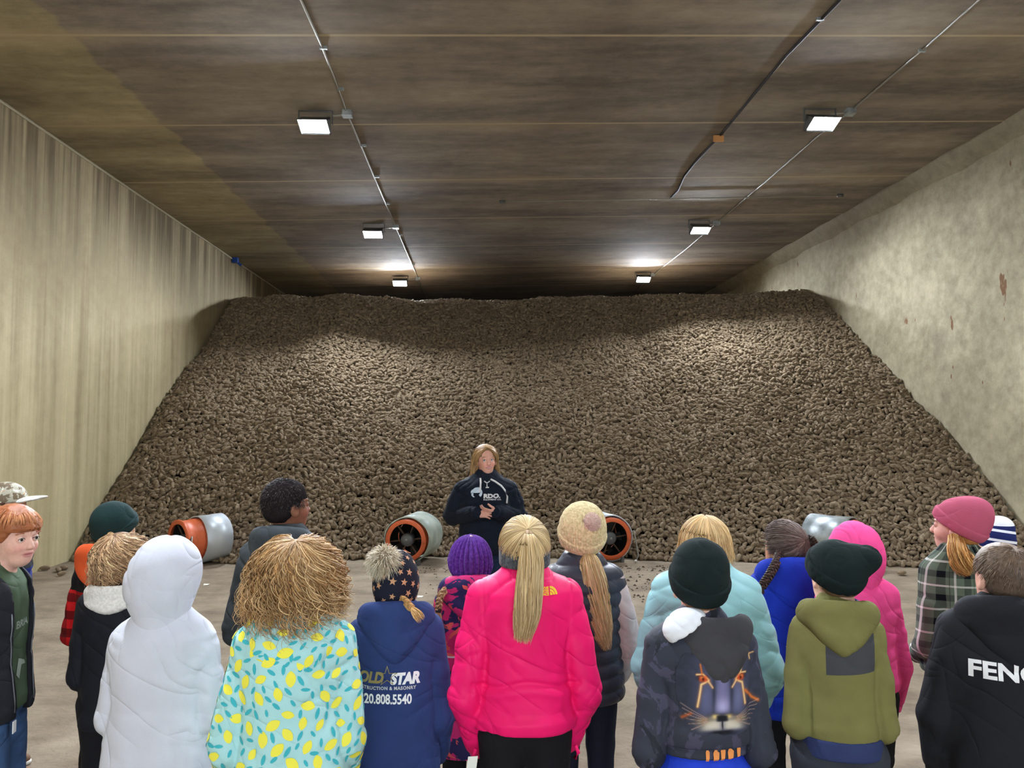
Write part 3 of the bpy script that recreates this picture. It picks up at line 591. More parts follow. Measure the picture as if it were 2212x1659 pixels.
class Kid:
    """one person; own frame: feet at the origin, facing +Y, x to the right seen from behind"""
    def __init__(s, label, px, py, Y, yaw=0, head=(0, 0, 0), hs=1.0, topoff=.0, cat='person', group=None, lean=.0, name='person', hx=0.0, hy=0.0):
        p = at(px, py, Y); s.H = p[2] - topoff; s.u = s.H / 1.45; s.root = thing(name, (p[0], p[1], 0), label, cat, R(yaw), group); s.hs = hs
        s.Hc = np.array([hx, .015 + lean + hy, s.H - .115 * hs]); s.Rh = rotm(*head); s.seed = int(px) % 17; s.rg = np.random.default_rng(int(px) + 100)
        s.world = p; s.sw = 1.0; s.shz = .785
    def HF(s, ax):                       # head-frame coordinates of a person-frame grid
        P = P_(ax); x, y, z = P[0] - s.Hc[0], P[1] - s.Hc[1], P[2] - s.Hc[2]; M = s.Rh / s.hs
        return (M[0, 0] * x + M[1, 0] * y + M[2, 0] * z, M[0, 1] * x + M[1, 1] * y + M[2, 1] * z, M[0, 2] * x + M[1, 2] * y + M[2, 2] * z)
    def toP(s, V): return (V * s.hs) @ s.Rh.T + s.Hc
    def toH(s, V): return (V - s.Hc) @ s.Rh / s.hs
    def loc(s, px, py, yl=-.13):
        """own-frame (x, z) where the sight line of a pixel meets the plane y = yl; for a figure seen from the front x runs to the picture's right"""
        d = FW + RT * (px - IW / 2) / FPX - UP * (py - IH / 2) / FPX; M = np.array(s.root.rotation_euler.to_matrix()); o = M.T @ (CAM - np.array(s.root.location)); d = M.T @ d; q = o + d * ((yl - o[1]) / d[1])
        return (q[0] if yl < 0 else -q[0], q[2])
    # ---- arms
    def arms(s, L, Rr):
        """elbow and wrist for left and right: (ex, ey, ez, wx, wy, wz) in metres at 1.45 m"""
        u = s.u; s.arm = []
        for sg, A in ((-1, L), (1, Rr)):
            s.arm.append((np.array([sg * .140 * u * s.sw, -.004, s.shz * s.H]), np.array([sg * A[0], A[1], A[2]]) * u, np.array([sg * A[3], A[4], A[5]]) * u))
    def body(s, skin, lips=(190, 110, 105), face=False, hands=None, blush=.3, neck=.047, h=None):
        u, H = s.u, s.H; h = h or (.0034 if face else .006); c = s.Hc
        ax = [varaxis(-.34 * u, .34 * u, c[0] - .11, c[0] + .11, h, .022), varaxis(-.2, .26, c[1] - .13, c[1] + .13, h, .022), varaxis(.02, H, c[2] - .15, c[2] + .14, h, .022)]
        P = P_(ax); d = head_sdf(s.HF(ax), face); nb = s.Hc + s.Rh @ np.array([0, -.025, -.07]) * s.hs
        d = smin(d, cone(P, nb + (0, 0, .02), (0, -.012, .77 * H), neck, neck * 1.12), .03)
        t = loft(P, np.array([.5, .6, .69, .745, .785, .82]) * H + (s.shz - .752) * H * np.array([0, .3, 1, 1, 1, 1]), np.array([.12, .11, .13, .13, .10, .05]) * u, np.array([.08, .075, .085, .08, .06, .045]) * u); d = smin(d, t, .04)
        for sg, (S, E, W_) in zip((-1, 1), s.arm): d = smin(d, chain(P, [S * (.85, 1, .985), E, W_], [.038 * u, .030 * u, .024 * u]), .03)
        for sg in (-1, 1): d = smin(d, chain(P, [(sg * .07 * u, 0, .50 * H), (sg * .075 * u, .01, .28 * H), (sg * .075 * u, -.01, .055 * H)], [.062 * u, .042 * u, .034 * u]), .03)
        V, Q = nets(d, ax); V = smoothV(V, Q, 1, .4); C = head_cols(s.toH(V), skin, lips, blush)
        parts = [(V, Q, C)]
        for hd in hands or []:
            v, q = s.hand(**hd); parts.append((v, q, np.tile(np.array(lin(hd.get('skin') or skin)), (len(v), 1))))
        n = 0; VV = []; QQ = []; CC = []
        for v, q, c_ in parts: VV.append(v); QQ.append(q + n); CC.append(c_); n += len(v)
        s.bodyo = mesh('body', np.concatenate(VV), np.concatenate(QQ), SKIN, s.root, True, np.concatenate(CC)); return s.bodyo
    def hand(s, w, f, n, side, curl=.35, sc=.92, spread=.0, skin=None, thumb=.9, curls=None):
        """wrist point, finger direction, palm normal; side = +1 puts the thumb on +cross(f, n)"""
        w, f, n = [np.asarray(v, float) for v in (w, f, n)]; f /= np.linalg.norm(f); n -= f * (n @ f); n /= np.linalg.norm(n); t = np.cross(f, n) * side
        ax = grid(w - .17 * sc, w + .17 * sc, .0036); P = P_(ax); Qm = np.stack([f, t, n], 1)
        d = ell(P, w + f * .048 * sc, (.050 * sc, .038 * sc, .0145 * sc), Qm); d = smin(d, cone(P, w - f * .03, w + f * .02 * sc, .021 * sc, .022 * sc), .02)
        for i, (o, L_, r_) in enumerate([(.029, .070, .0082), (.010, .078, .0084), (-.009, .073, .0080), (-.027, .058, .0072)]):
            p = w + (f * (.082 - .004 * abs(i - 1)) + t * o) * sc; a = (curls[i] if curls else curl * (1 + .15 * i)); dirv = f + t * spread * (1.2 - i); dirv /= np.linalg.norm(dirv); ang = a * .5; r0 = r_ * sc
            for sg, fr in enumerate((.44, .32, .24)):
                v = dirv * math.cos(ang) + n * math.sin(ang); q = p + v * L_ * fr * sc; d = smin(d, cone(P, p, q, r0, r0 * .93), .003 if sg else .009); p = q; r0 *= .93; ang += a
        p = w + (f * .022 + t * .024) * sc; v = f * .62 + t * .62 * thumb + n * .35; v /= np.linalg.norm(v); q = p + v * .034 * sc; d = smin(d, cone(P, p, q, .0125 * sc, .010 * sc), .012)
        v2 = f * .85 + t * .25 * thumb + n * .35; v2 /= np.linalg.norm(v2); q2 = q + v2 * .028 * sc; d = smin(d, cone(P, q, q2, .0098 * sc, .0085 * sc), .004); d = smin(d, cone(P, q2, q2 + (v2 + n * .2) * .018 * sc, .0085 * sc, .007 * sc), .004)
        return nets(d, ax)
    def eyes(s, iris=(90, 120, 140), brow=(140, 110, 80), look=(0, 0)):
        for sg in (-1, 1):
            c = np.array([sg * .031, .0745, .006]); V = []; F = []; r_ = .0132; col = []
            for i in range(17):
                th = math.pi * i / 16
                for j in range(20):
                    a = j * math.pi / 10; d = np.array([math.sin(th) * math.cos(a), math.cos(th), math.sin(th) * math.sin(a)]); d = d @ rotm(look[0], look[1]).T; V.append(c + d * r_ * np.array([1, .95, .92]))
                    col.append(lin((12, 10, 10)) if th < .22 else (lin(iris) if th < .46 else lin((226, 220, 214))))
            for i in range(16):
                for j in range(20): F.append((i * 20 + j, i * 20 + (j + 1) % 20, (i + 1) * 20 + (j + 1) % 20, (i + 1) * 20 + j))
            mesh('eye', s.toP(np.array(V)), np.array(F), EYE, s.root, True, np.array(col))
            # lids as a thin rim over the ball
            Pn = []
            for k in range(10):
                t = k / 9 * 2 - 1; Pn.append([sg * .031 + t * .0145, .0885 - .006 * t * t - .0015, .0065 + .0072 * (1 - t * t) - .001]); 
            V, F, C = tubes(s.toP(np.array(Pn))[None], np.array([[.0011] * 10]) * 1.2, None); mesh('eyelashes', V, F, LASH, s.root, True)
            n = 26; ps = []
            for k in range(n):
                t = s.rg.uniform(-1, 1); x = sg * (.033 + .017 * t * sg * sg); z = .026 + .004 * (1 - t * t) + s.rg.normal(0, .0012); y = .0865 - .009 * t * t * (1 if t * 1 > 0 else .4)
                ps.append([[x, y, z], [x + sg * .003, y - .0005, z + .0006], [x + sg * .0065, y - .002, z + .0002]])
            V, F, C = tubes(s.toP(np.array(ps).reshape(-1, 3)).reshape(n, 3, 3), np.array([[.0011, .001, .0004]]), hcols(n, brow, .15, s.rg)); mesh('eyebrow', V, F, HAIR, s.root, True, C)
    # ---- garments
    def top(s, name, mat, w=1.0, dp=1.0, hem=.50, flare=1.0, arms=None, puff=1.0, amp=.006, cuff=None, h=.0075, sleeve=True, disp=None, prof=None, e=2.3, armr=(.050, .053, .043), ksl=.045, groove=.010, collar=None, sw=None, sleeve_mat=None, kfold=(.22, .20, .10), post=None, label=None, waist=1.0, col=None, cut=None, head_dx=0.0):
        u, H = s.u, s.H; zs = np.array([hem, hem + .03, .54 if hem < .5 else hem + .05, .62, .68, .735, .770, .795, .820, .848]) * H; zs = zs + (s.shz - .752) * H * np.array([0, 0, 0, .3, .6, 1, 1, 1, 1, 1])
        a = np.array([.172 * flare, .178 * flare, .170 * (1 + (flare - 1) * .6), .160 * waist, .163, .166, .160, .132, .092, .058]) * u * w; b = np.array([.120 * flare, .124 * flare, .118, .112, .118, .118, .108, .088, .068, .048]) * u * dp
        lo = [-.40 * u * w, -.26 * u * dp, hem * H - .01]; hi = [.40 * u * w, .30 * u, .90 * H]
        for S_, E, W_ in s.arm:
            for q in (E, W_): lo = list(np.minimum(lo, q - .07)); hi = list(np.maximum(hi, q + .07))
        ax = grid(lo, hi, h); P = P_(ax)
        d = loft(P, zs, a, b, 0, np.interp(zs, [.5 * H, .75 * H, .85 * H], [.0, -.004, -.002]), e)
        d = smax(d, hem * H - P[2], .008)
        dt0 = d
        if sleeve:
            for S_, E, W_ in s.arm:
                r = np.array(armr) * u * puff; m1 = (S_ + E) / 2; d = smin(d, chain(P, [S_ * (1, 1, .995), m1, E, W_], [r[0], (r[0] + r[1]) / 2 * 1.05, r[1], r[2]], .015), ksl); da = chain(P, [S_, m1, E, W_], [r[0], (r[0] + r[1]) / 2 * 1.05, r[1], r[2]], .015); d = d + groove * np.exp(-((dt0 - da) / .014) ** 2) * np.clip((.735 * H - P[2]) / .05, 0, 1)
                dv = (W_ - E) / np.linalg.norm(W_ - E); d = smin(d, cone(P, W_ - dv * .015, W_ + dv * .03, r[2] * .80, r[2] * .74), .006)
        else:
            for S_, E, W_ in s.arm: d = smin(d, cone(P, S_ * (.92, 1, 1), S_ * (.97, 1, .985), .062 * u, .058 * u), .03)
        nb = s.Hc * (1, 1, 0) + (0, -.02, (.835 + (s.shz - .785) * .5) * H)
        if collar:                        # (radius, height, thickness): stand-up collar
            cr, ch, ct = collar; q = cone(P, nb + (0, .0, -.03), nb + (0, .005, ch), cr, cr * .95); q = smax(q, P[2] - (nb[2] + ch), .01); d = smin(d, q, .018)
            d = smax(d, -cone(P, nb + (0, .01, ch - .015), nb + (0, .012, ch + .08), cr - ct, cr - ct), .008)
        if cut: d = smax(d, -cut(P), .008)
        dd = disp or (lambda V, Nn: folds(V, Nn, amp, s.seed, kfold))
        o = solid(name, ax, d, mat, s.root, 2, dd, label=label, col=col); s.topo = o; s.hem = hem; s.w = w
        if cuff is not None:
            for S_, E, W_ in s.arm:
                dv = (W_ - E) / np.linalg.norm(W_ - E); r = armr[2] * u * puff; a2 = grid(W_ - .09, W_ + .09, .006); PP = P_(a2)
                q = cone(PP, W_ + dv * .012, W_ + dv * .055, r * .86, r * .78); q = smax(q, -(plane(PP, dv, W_ + dv * .005)), .004); q = smax(q, plane(PP, dv, W_ + dv * .06), .004); solid('cuff', a2, q, cuff, o, 1)
        return o
    def rib_hem(s, mat, h_=.05, name='hem_band', out=.0, w=None, dp=1.0):
        u, H = s.u, s.H; w = w or s.w; z0 = s.hem * H - h_ + .012; z1 = s.hem * H + .012; a_ = grid((-.25 * u * w, -.2 * u * dp, z0), (.25 * u * w, .2 * u * dp, z1), .007); P = P_(a_)
        d = loft(P, [z0, z1], [.160 * u * w + out] * 2, [.110 * u * dp + out] * 2); return solid(name, a_, smax(d, z0 - P[2], .006), mat, s.root, 1, lambda V, Nn: folds(V, Nn, .004, 3, (.02, .02, .3)))
    def hood_down(s, mat, w=.135, drop=.15, out=.065, amp=.004, lining=None, ring=.036, dx=0.0, tiltx=0.0, ringr=.088, rz=.0, name='hood', point=.55):
        H = s.H; u = s.u; nb = np.array([s.Hc[0] * .5 + dx, -.015, .818 * H + rz + (s.shz - .785) * H]); a_ = grid(nb + (-.2, -.24, -drop - .07), nb + (.2, .16, .10), .006); P = P_(a_)
        x, y, z = P[0] - nb[0], P[1] - nb[1], P[2] - nb[2]
        zt = z + .28 * y + tiltx * x; rr = np.sqrt((x / 1.18) ** 2 + (y + .005) ** 2); t_ = np.sqrt((rr - ringr) ** 2 + ((zt - .008) * .72) ** 2) - ring * np.clip(1 - y * 3.5, .42, 1.1)
        k = np.clip((z + drop) / drop, 0, 1.2); ww = w * (point * .35 + (1 - point * .35) * np.clip(k, 0, 1) ** point)
        pz = -drop * .45; q = ((np.abs(x) / ww) ** 2.2 + (np.abs(y + .075 + .10 * k * 0) / out) ** 2 + (np.abs(z - pz) / (drop * .62)) ** 2.4) ** .5
        pouch = (q - 1) * out * .8; d = smin(t_, pouch, .028)
        d = smax(d, -ell(P, nb + (0, -.045, .055), (ringr * .98, .062, .055)), .012)
        o = solid(name, a_, d, mat, s.root, 2, lambda V, Nn: folds(V, Nn, amp, s.seed + 3, (.14, .1, .035)))
        if lining:
            q = ell(P, nb + (0, -.046, .048), (ringr * 1.02, .066, .055)); q = smax(q, -ell(P, nb + (0, -.044, .060), (ringr * .92, .055, .052)), .004); q = smax(q, P[2] - (nb[2] + .03), .004)
        return o
    def hood_up(s, mat, amp=.005, r=(.112, .132, .135), name='hood', front=.055):
        H = s.H; a_ = grid(s.Hc + (-.20, -.22, -.30), s.Hc + (.20, .19, .18), .006); P = P_(a_); h = s.HF(a_)
        d = ell(h, (0, -.014, .012), r); d = smin(d, ell(h, (0, -.045, -.05), (.098, .095, .10)), .05); d = smin(d, cone(P, s.Hc + (0, -.03, -.09), (0, -.02, .79 * H), .084, .088 * s.u), .04)
        d = smax(d, -ell(h, (0, .10, -.012), (.074, .10, .105)), .02); d = smax(d, .785 * H - P[2], .02)
        return solid(name, a_, d, mat, s.root, 2, lambda V, Nn: folds(V, Nn, amp, s.seed + 3, (.12, .1, .06)) - Nn * (.0022 * np.exp(-((np.abs(s.toH(V)[:, 0]) - .042) / .0035) ** 2) * (s.toH(V)[:, 2] > -.07))[:, None])
    def pants(s, mat, amp=.006, r=(.098, .070, .058), name='trousers', top_=.545, sx=.082, foot=.035, w=1.0, label=None):
        u, H = s.u, s.H; a_ = grid((-.23 * u * w, -.17 * u, .02), (.23 * u * w, .18 * u, top_ * H), .009); P = P_(a_)
        d = ell(P, (0, -.01, .50 * H), (.150 * u * w, .108 * u, .12 * u))
        for sg in (-1, 1): d = smin(d, chain(P, [(sg * sx * .92 * u * w, -.01, .47 * H), (sg * sx * u * w, .012, .27 * H), (sg * sx * 1.02 * u * w, -.012, .035)], [r[0] * u, r[1] * u, r[2] * u]), .022)
        d = smax(d, foot - P[2], .005); d = smax(d, P[2] - top_ * H, .01)
        return solid(name, a_, d, mat, s.root, 2, lambda V, Nn: folds(V, Nn, amp, s.seed + 7, (.12, .12, .05)), label=label)
    def shoes(s, mat, sole, sx=.085, turn=8):
        u = s.u
        for sg in (-1, 1):
            M = rotm(-sg * turn); c = np.array([sg * sx * u, .035, .0]); a_ = grid(c + (-.12, -.17, 0.0), c + (.12, .19, .12), .006); P = P_(a_)
            x, y, z = P[0] - c[0], P[1] - c[1], P[2]; X = M[0, 0] * x + M[1, 0] * y; Yy = M[0, 1] * x + M[1, 1] * y; h = (X, Yy, z + 0 * x)
            d = smin(ell(h, (0, .05, .03), (.043, .085, .042)), ell(h, (0, -.055, .045), (.035, .05, .06)), .03); d = smax(d, .018 - h[2], .003); o = solid('shoe', a_, d, mat, s.root, 1)
            q = smin(ell(h, (0, .05, .014), (.047, .09, .05)), ell(h, (0, -.055, .014), (.038, .055, .05)), .03); q = smax(smax(q, h[2] - .024, .003), .003 - h[2], .002); solid('sole', a_, q, sole, o, 1)
    # ---- hats and hair (built in the head frame)
    def hmesh(s, name, fn, lo, hi, h, mat, disp=None, it=2, col=None, label=None, parent=None):
        a_ = grid(lo, hi, h); V, Q = nets(fn(P_(a_)), a_); V = smoothV(V, Q, it)
        if disp is not None: V = disp(V, normals(V, Q)); V = smoothV(V, Q, 1, .25)
        return mesh(name, s.toP(V), Q, mat, parent or s.root, True, col(V) if col is not None else None, label=label)
    def beanie(s, mat, r=(.092, .108, .105), c=(0, -.016, .032), front=.045, back=-.055, cuff=.05, cuffr=.007, slack=None, amp=.002, ribs=0, ribamp=.004, cmat=None, name='beanie', label=None, rows=0, point=None, creases=()):
        n = np.array([0, (front - back) * 1.0, .2]); n = np.array([0, -(front - back) / .2, 1.0]); n /= np.linalg.norm(n); c0 = np.array([0, 0, (front + back) / 2])
        c = np.array(c)
        def f(P):
            d = ell(P, c, r)
            if slack is not None: d = smin(d, ell(P, slack[0], slack[1]), slack[2] if len(slack) > 2 else .04)
            for cc, rr in creases: d = smax(d, -ell(P, cc, rr), .012)
            return smax(d, -plane(P, n, c0), .006)
        def ribd(V, Nn):
            if ribs:
                a = np.arctan2(V[:, 0] - c[0], V[:, 1] - c[1]); V = V + Nn * ((np.abs(np.sin(a * ribs / 2)) - .5) * ribamp)[:, None]
            if rows: V = V + Nn * ((np.sin(V[:, 2] * rows) * .5) * ribamp * .5)[:, None]
            return folds(V, Nn, amp, s.seed, (.06, .06, .05))
        hh = .0035 if ribs else .0055
        o = s.hmesh(name, f, (-.15, -.19, -.10), (.15, .14, .21), hh, mat, ribd, label=label)
        if cuff:
            def g_(P):
                d = ell(P, c, tuple(x + cuffr for x in r)); pl = plane(P, n, c0); return smax(smax(d, -pl - .002, .006), pl - cuff, .006)
            s.hmesh('cuff', g_, (-.15, -.17, -.10), (.15, .14, .16), hh, cmat or mat, ribd, parent=o)
        return o
    def cap_hair(s, mat_or_cols, thick=.010, nape=-.072, hairline=.062, amp=.003, name='hair', fringe=None, ns=(.02, .02, .012), mat=None, side=.020, top=0.0, col2=None):
        c, r = SK
        def f(P):
            d = ell(P, (c[0], c[1] - .002, c[2] + top * .5), (r[0] + thick, r[1] + thick, r[2] + thick + top)); d = smin(d, ell(P, (0, -.045, -.02), (.062 + thick * .5, .050 + thick * .5, .05)), .03)
            lim = np.where(P[2] > .035, hairline + 0 * P[2], np.interp(P[2], [-.05, -.03, .0, .035, .06], [-.035, -.012, side - .012, side + .01, hairline]))
            d = smax(d, P[1] - lim, .008); d = smax(d, nape - P[2], .008)
            for sg in (-1, 1): d = smax(d, -ell(P, (sg * .085, -.006, -.016), (.022, .024, .034)), .004)
            if fringe is not None: d = smin(d, smax(ell(P, (c[0], c[1] + .004, c[2]), (r[0] + thick, r[1] + thick * 1.1, r[2] + thick)), -(P[2] - fringe), .006), .01)
            return d
        base = np.array(lin(mat_or_cols))
        def cl(V):
            n_ = vn3(V, (.010, .010, .02), 3) * .35 + vn3(V, (.03, .03, .03), 5) * .35 + .65; o = base * n_[:, None]
            if col2 is not None: k = np.clip((V[:, 2] - .055) / .05 + (vn3(V, .02, 8) - .5), 0, 1)[:, None]; o = o * (1 - k) + np.array(lin(col2)) * n_[:, None] * k
            return o
        return s.hmesh(name, f, (-.11, -.14, -.12), (.11, .12, .16), .004, mat or HAIR, lambda V, Nn: V + Nn * ((ridge(V, ns, 2, 1.5) - .5) * amp)[:, None], it=1, col=cl)
    def strands(s, name, base, n, pole=(0, -.35, .94), length=(.05, .1), lift=.012, curl=0.0, freq=60, rad=.0022, m=22, alt=None, out=0.0, az=(0, 360), gap=70, psi=(4, 98), var=.2, inward=0.0, yaw_part=None, gravity=True, wave=.004, parent=None, taper=True, clump=0, maxy=None, arcd=None):
        """hair that runs from the pole of the skull down its sides and then hangs"""
        rg = s.rg; c, r = np.array(SK[0]), np.array(SK[1]); pole = np.array(pole, float); pole /= np.linalg.norm(pole); a = np.cross(pole, (0, 1, 0)); a /= np.linalg.norm(a); b = np.cross(a, pole)
        A = np.radians(rg.uniform(az[0], az[1], n)); down = s.Rh.T @ np.array([0, 0, -1.0]); T = np.linspace(0, 1, m); out_p = np.zeros((n, m, 3)); L_ = rg.uniform(length[0], length[1], n); ps0 = np.radians(rg.uniform(psi[0], psi[0] + gap * .5, n) if gap else np.full(n, psi[0])); pe = np.radians(psi[1] + rg.normal(0, 5, n)); lf = lift + rg.uniform(-.006, .006, n)
        if arcd: ps0 = np.radians(rg.uniform(psi[0], psi[1] - arcd, n)); pe = ps0 + R(arcd)
        hd = b[None] * np.cos(A)[:, None] + a[None] * np.sin(A)[:, None]; arc = (pe - ps0) * .09; fr = arc / (arc + L_)
        for i, t in enumerate(T):
            q = np.minimum(t / fr, 1); ps = ps0 + (pe - ps0) * q; dr = pole[None] * np.cos(ps)[:, None] + hd * np.sin(ps)[:, None]; p = c + dr * (r + lf[:, None] * (.55 + .6 * q[:, None]))
            hang = np.clip((t - fr) / (1 - fr + 1e-6), 0, 1); hz = hd - down[None] * (hd @ down)[:, None]
            out_p[:, i] = p + down[None] * (hang * L_)[:, None] + hz * (out * hang * L_ - inward * hang ** 2 * L_)[:, None]
        ph = rg.uniform(0, 6.28, n)[:, None]; fq = freq * rg.uniform(.7, 1.3, n)[:, None]; dist = (np.arange(m)[None] / m) * (arc + L_)[:, None]; gr = np.clip(np.arange(m) / m * 2.2, .15, 1)[None]
        if curl: out_p += (curl * gr * np.cos(fq * dist + ph))[..., None] * np.array([1, .3, 0]) + (curl * gr * np.sin(fq * dist + ph))[..., None] * np.array([0, .8, .5])
        if wave: out_p += (wave * gr * np.sin(dist * 38 + ph))[..., None] * np.array([1, .4, 0])
        if maxy is not None: k = out_p[:, m // 2:, 1].max(1) < maxy; out_p = out_p[k]; n = len(out_p)
        W_ = s.toP(out_p.reshape(-1, 3)).reshape(n, m, 3); rr = rad * (np.clip(1.15 - np.linspace(0, 1, m) ** 3, .25, 1) if taper else np.ones(m))[None] * rg.uniform(.7, 1.3, n)[:, None]
        V, F, C = tubes(W_, rr, hcols(n, base, var, rg, alt)); return mesh(name, V, F, HAIR, parent or s.root, True, C)
    def tail(s, name, pts, r0, n, base, alt=None, rad=.0022, spread=(.3, 1, .9, .35), m=26, wave=.006, var=.2, parent=None, seedk=0):
        """loose bundle of hair along a path given in the person frame"""
        rg = s.rg; pts = np.array(pts, float); k = np.linspace(0, len(pts) - 1, m); C = np.stack([np.interp(k, range(len(pts)), pts[:, i]) for i in range(3)], 1)
        for _ in range(3): C[1:-1] = (C[:-2] + 2 * C[1:-1] + C[2:]) / 4
        T = np.gradient(C, axis=0); T /= np.linalg.norm(T, axis=1, keepdims=True); U = np.cross(T, (0, 1, 0.01)); U /= np.linalg.norm(U, axis=1, keepdims=True); W_ = np.cross(T, U)
        sp = np.interp(np.linspace(0, 1, m), np.linspace(0, 1, len(spread)), spread) * r0; a = rg.uniform(0, 6.28, n); q = np.sqrt(rg.random(n)); stop = rg.uniform(.80, 1.0, n); stop[: n // 5] = rg.uniform(.6, .9, n // 5)
        tt = np.linspace(0, 1, m)[None] * stop[:, None]; ci = tt * (m - 1); i0 = np.clip(ci.astype(int), 0, m - 2); fr = (ci - i0)[..., None]
        g = lambda Z: Z[i0] * (1 - fr) + Z[i0 + 1] * fr
        spn = np.interp(tt, np.linspace(0, 1, m), sp); pw = rg.uniform(0, 6.28, n)[:, None]
        X = g(C) + g(U) * (spn * (q * np.cos(a))[:, None] + wave * np.sin(tt * 9 + pw) * tt)[..., None] + g(W_) * (spn * .6 * (q * np.sin(a))[:, None] + wave * np.cos(tt * 8 + pw) * tt)[..., None]
        rr = rad * np.clip(1.2 - np.linspace(0, 1, m) ** 2.5, .2, 1)[None] * rg.uniform(.7, 1.3, n)[:, None]; V, F, Cc = tubes(X, rr, hcols(n, base, var, rg, alt)); return mesh(name, V, F, HAIR, parent or s.root, True, Cc)
    def braid(s, name, pts, r0, base, alt=None, turns=7, parent=None, end=.05, tie=None, endcol=None):
        pts = np.array(pts, float); m = 90; k = np.linspace(0, len(pts) - 1, m); C = np.stack([np.interp(k, range(len(pts)), pts[:, i]) for i in range(3)], 1)
        for _ in range(8): C[1:-1] = (C[:-2] + 2 * C[1:-1] + C[2:]) / 4
        T = np.gradient(C, axis=0); T /= np.linalg.norm(T, axis=1, keepdims=True); U = np.cross(T, (0, 1, 0.01)); U /= np.linalg.norm(U, axis=1, keepdims=True); W_ = np.cross(T, U); tt = np.linspace(0, 1, m); ps = []; cs = []; rd = []
        rg = s.rg
        for j in range(3):
            ph = tt * turns * 2 * math.pi + j * 2.094; ce = C + U * (np.sin(ph) * r0 * .55)[:, None] + W_ * (np.sin(2 * ph) * r0 * .35)[:, None]
            for q in range(9):
                a = q * .698; rr = r0 * .36; o = ce + (U * math.cos(a) + W_ * math.sin(a)) * rr * (1 if q else 0); ps.append(o * 1.0); rd.append(np.full(m, r0 * .17 if q else r0 * .34) * np.clip(1.1 - tt * .4, 0, 1))
        X = np.array(ps); V, F, Cc = tubes(X, np.array(rd), hcols(len(ps), base, .25, rg, alt), 6); o = mesh(name, V, F, HAIR, parent or s.root, True, Cc)
        if end:
            d = T[-1]; s.tail('braid_end', [C[-1], C[-1] + d * end * .5, C[-1] + d * end], r0 * 1.1, 90, endcol or base, alt, .0014, (.4, 1, 1.2, 1.0), 8, .002, parent=o)
        if tie: V, F, Cc = tubes(np.array([[C[-1] - T[-1] * .008, C[-1], C[-1] + T[-1] * .01]]), np.array([[r0 * .75, r0 * .85, r0 * .7]]), None, 10); mesh('hair_tie', V, F, tie, o, True)
        return o
    def ball(s, name, c, r, n, base, alt=None, length=.03, rad=.0012, droop=.012, frame='head', core=None):
        rg = s.rg; v = rg.normal(size=(n, 3)); v /= np.linalg.norm(v, axis=1, keepdims=True); c = s.toP(np.array(c)[None])[0]; m = 5; t = np.linspace(0, 1, m); w_ = v + rg.normal(0, .25, (n, 3)); w_ /= np.linalg.norm(w_, axis=1, keepdims=True)
        X = c + v[:, None] * r * .72 + w_[:, None] * (t[None, :, None] * (length * rg.uniform(.7, 1.25, n))[:, None, None]) + np.array([0, 0, -1]) * (t ** 2)[None, :, None] * droop; V, F, C = tubes(X, rad * np.array([1.3, 1.2, 1, .7, .3])[None] * np.ones((n, 1)), hcols(n, base, .14, rg, alt))
        a_ = grid(c - r, c + r, .008); v2, q2 = nets(ell(P_(a_), c, (r * .86,) * 3), a_); cc = np.tile(np.array(lin(core or base)), (len(v2), 1))
        return mesh(name, np.concatenate([V, v2]), np.concatenate([F, q2 + len(V)]), HAIR, s.root, True, np.concatenate([C, cc]))
    # ---- prints that lie on the cloth
    def bvh(s, o):
        me = o.data; n = len(me.vertices); v = np.empty(n * 3, np.float32); me.vertices.foreach_get('co', v); v = v.reshape(-1, 3); return BVHTree.FromPolygons([Vector(x) for x in v], [tuple(p.vertices) for p in me.polygons])
    def drape(s, V2, bv, org, side=-1, off=.0022, ux=(1, 0, 0)):
        """2-D artwork (x right, y up, metres) projected onto the back (side -1) or chest (side +1)"""
        out = []; last = .1 * side; ux = Vector(ux)
        for x, y in V2:
            o = Vector((org[0] * (1 if side < 0 else -1), 0, org[1])) + ux * x * (1 if side < 0 else -1) + Vector((0, 0, y)); o.y = side * .8; h, nn, _, _ = bv.ray_cast(o, Vector((0, -side, 0)))
            if h is not None:
                nn = nn if nn.y * side > 0 else -nn; q_ = h + nn * off; last = q_.y; out.append(tuple(q_))
            else: out.append((o.x, last, o.z))
        return out
    def text(s, body, size, org, mat, o=None, side=-1, bold=.0, shear=0.0, sx=1.0, bv=None, name='lettering', align='CENTER', parent=None, space=1.0, arc=0.0, off=.0022, width=None, height=None):
        cu = bpy.data.curves.new('txt', 'FONT'); cu.body = body; cu.size = size; cu.align_x = align; cu.offset = bold; cu.shear = shear; cu.space_character = space; cu.resolution_u = 4
        t = bpy.data.objects.new('txt', cu); COL.objects.link(t); dg = bpy.context.evaluated_depsgraph_get(); me = bpy.data.meshes.new_from_object(t.evaluated_get(dg)); bpy.data.objects.remove(t)
        bm = bmesh.new(); bm.from_mesh(me); bmesh.ops.triangulate(bm, faces=bm.faces)
        for _ in range(4):
            es = [e for e in bm.edges if e.calc_length() > .016]
            if not es: break
            bmesh.ops.subdivide_edges(bm, edges=es, cuts=1); bmesh.ops.triangulate(bm, faces=bm.faces)
        xs_ = [v.co.x for v in bm.verts]; ys_ = [v.co.y for v in bm.verts]; sy_ = 1.0
        if height: sy_ = height / (max(ys_) - min(ys_))
        if width: sx = width / (max(xs_) - min(xs_))
        V2 = [(v.co.x * sx, v.co.y * sy_ + arc * (v.co.x * sx) ** 2) for v in bm.verts]; bm.verts.index_update(); F = [tuple(v.index for v in f.verts) for f in bm.faces]; bm.free()
        return mesh(name, s.drape(V2, bv or s.bvh(o or s.topo), org, side, off), F, mat, parent or s.topo, False)
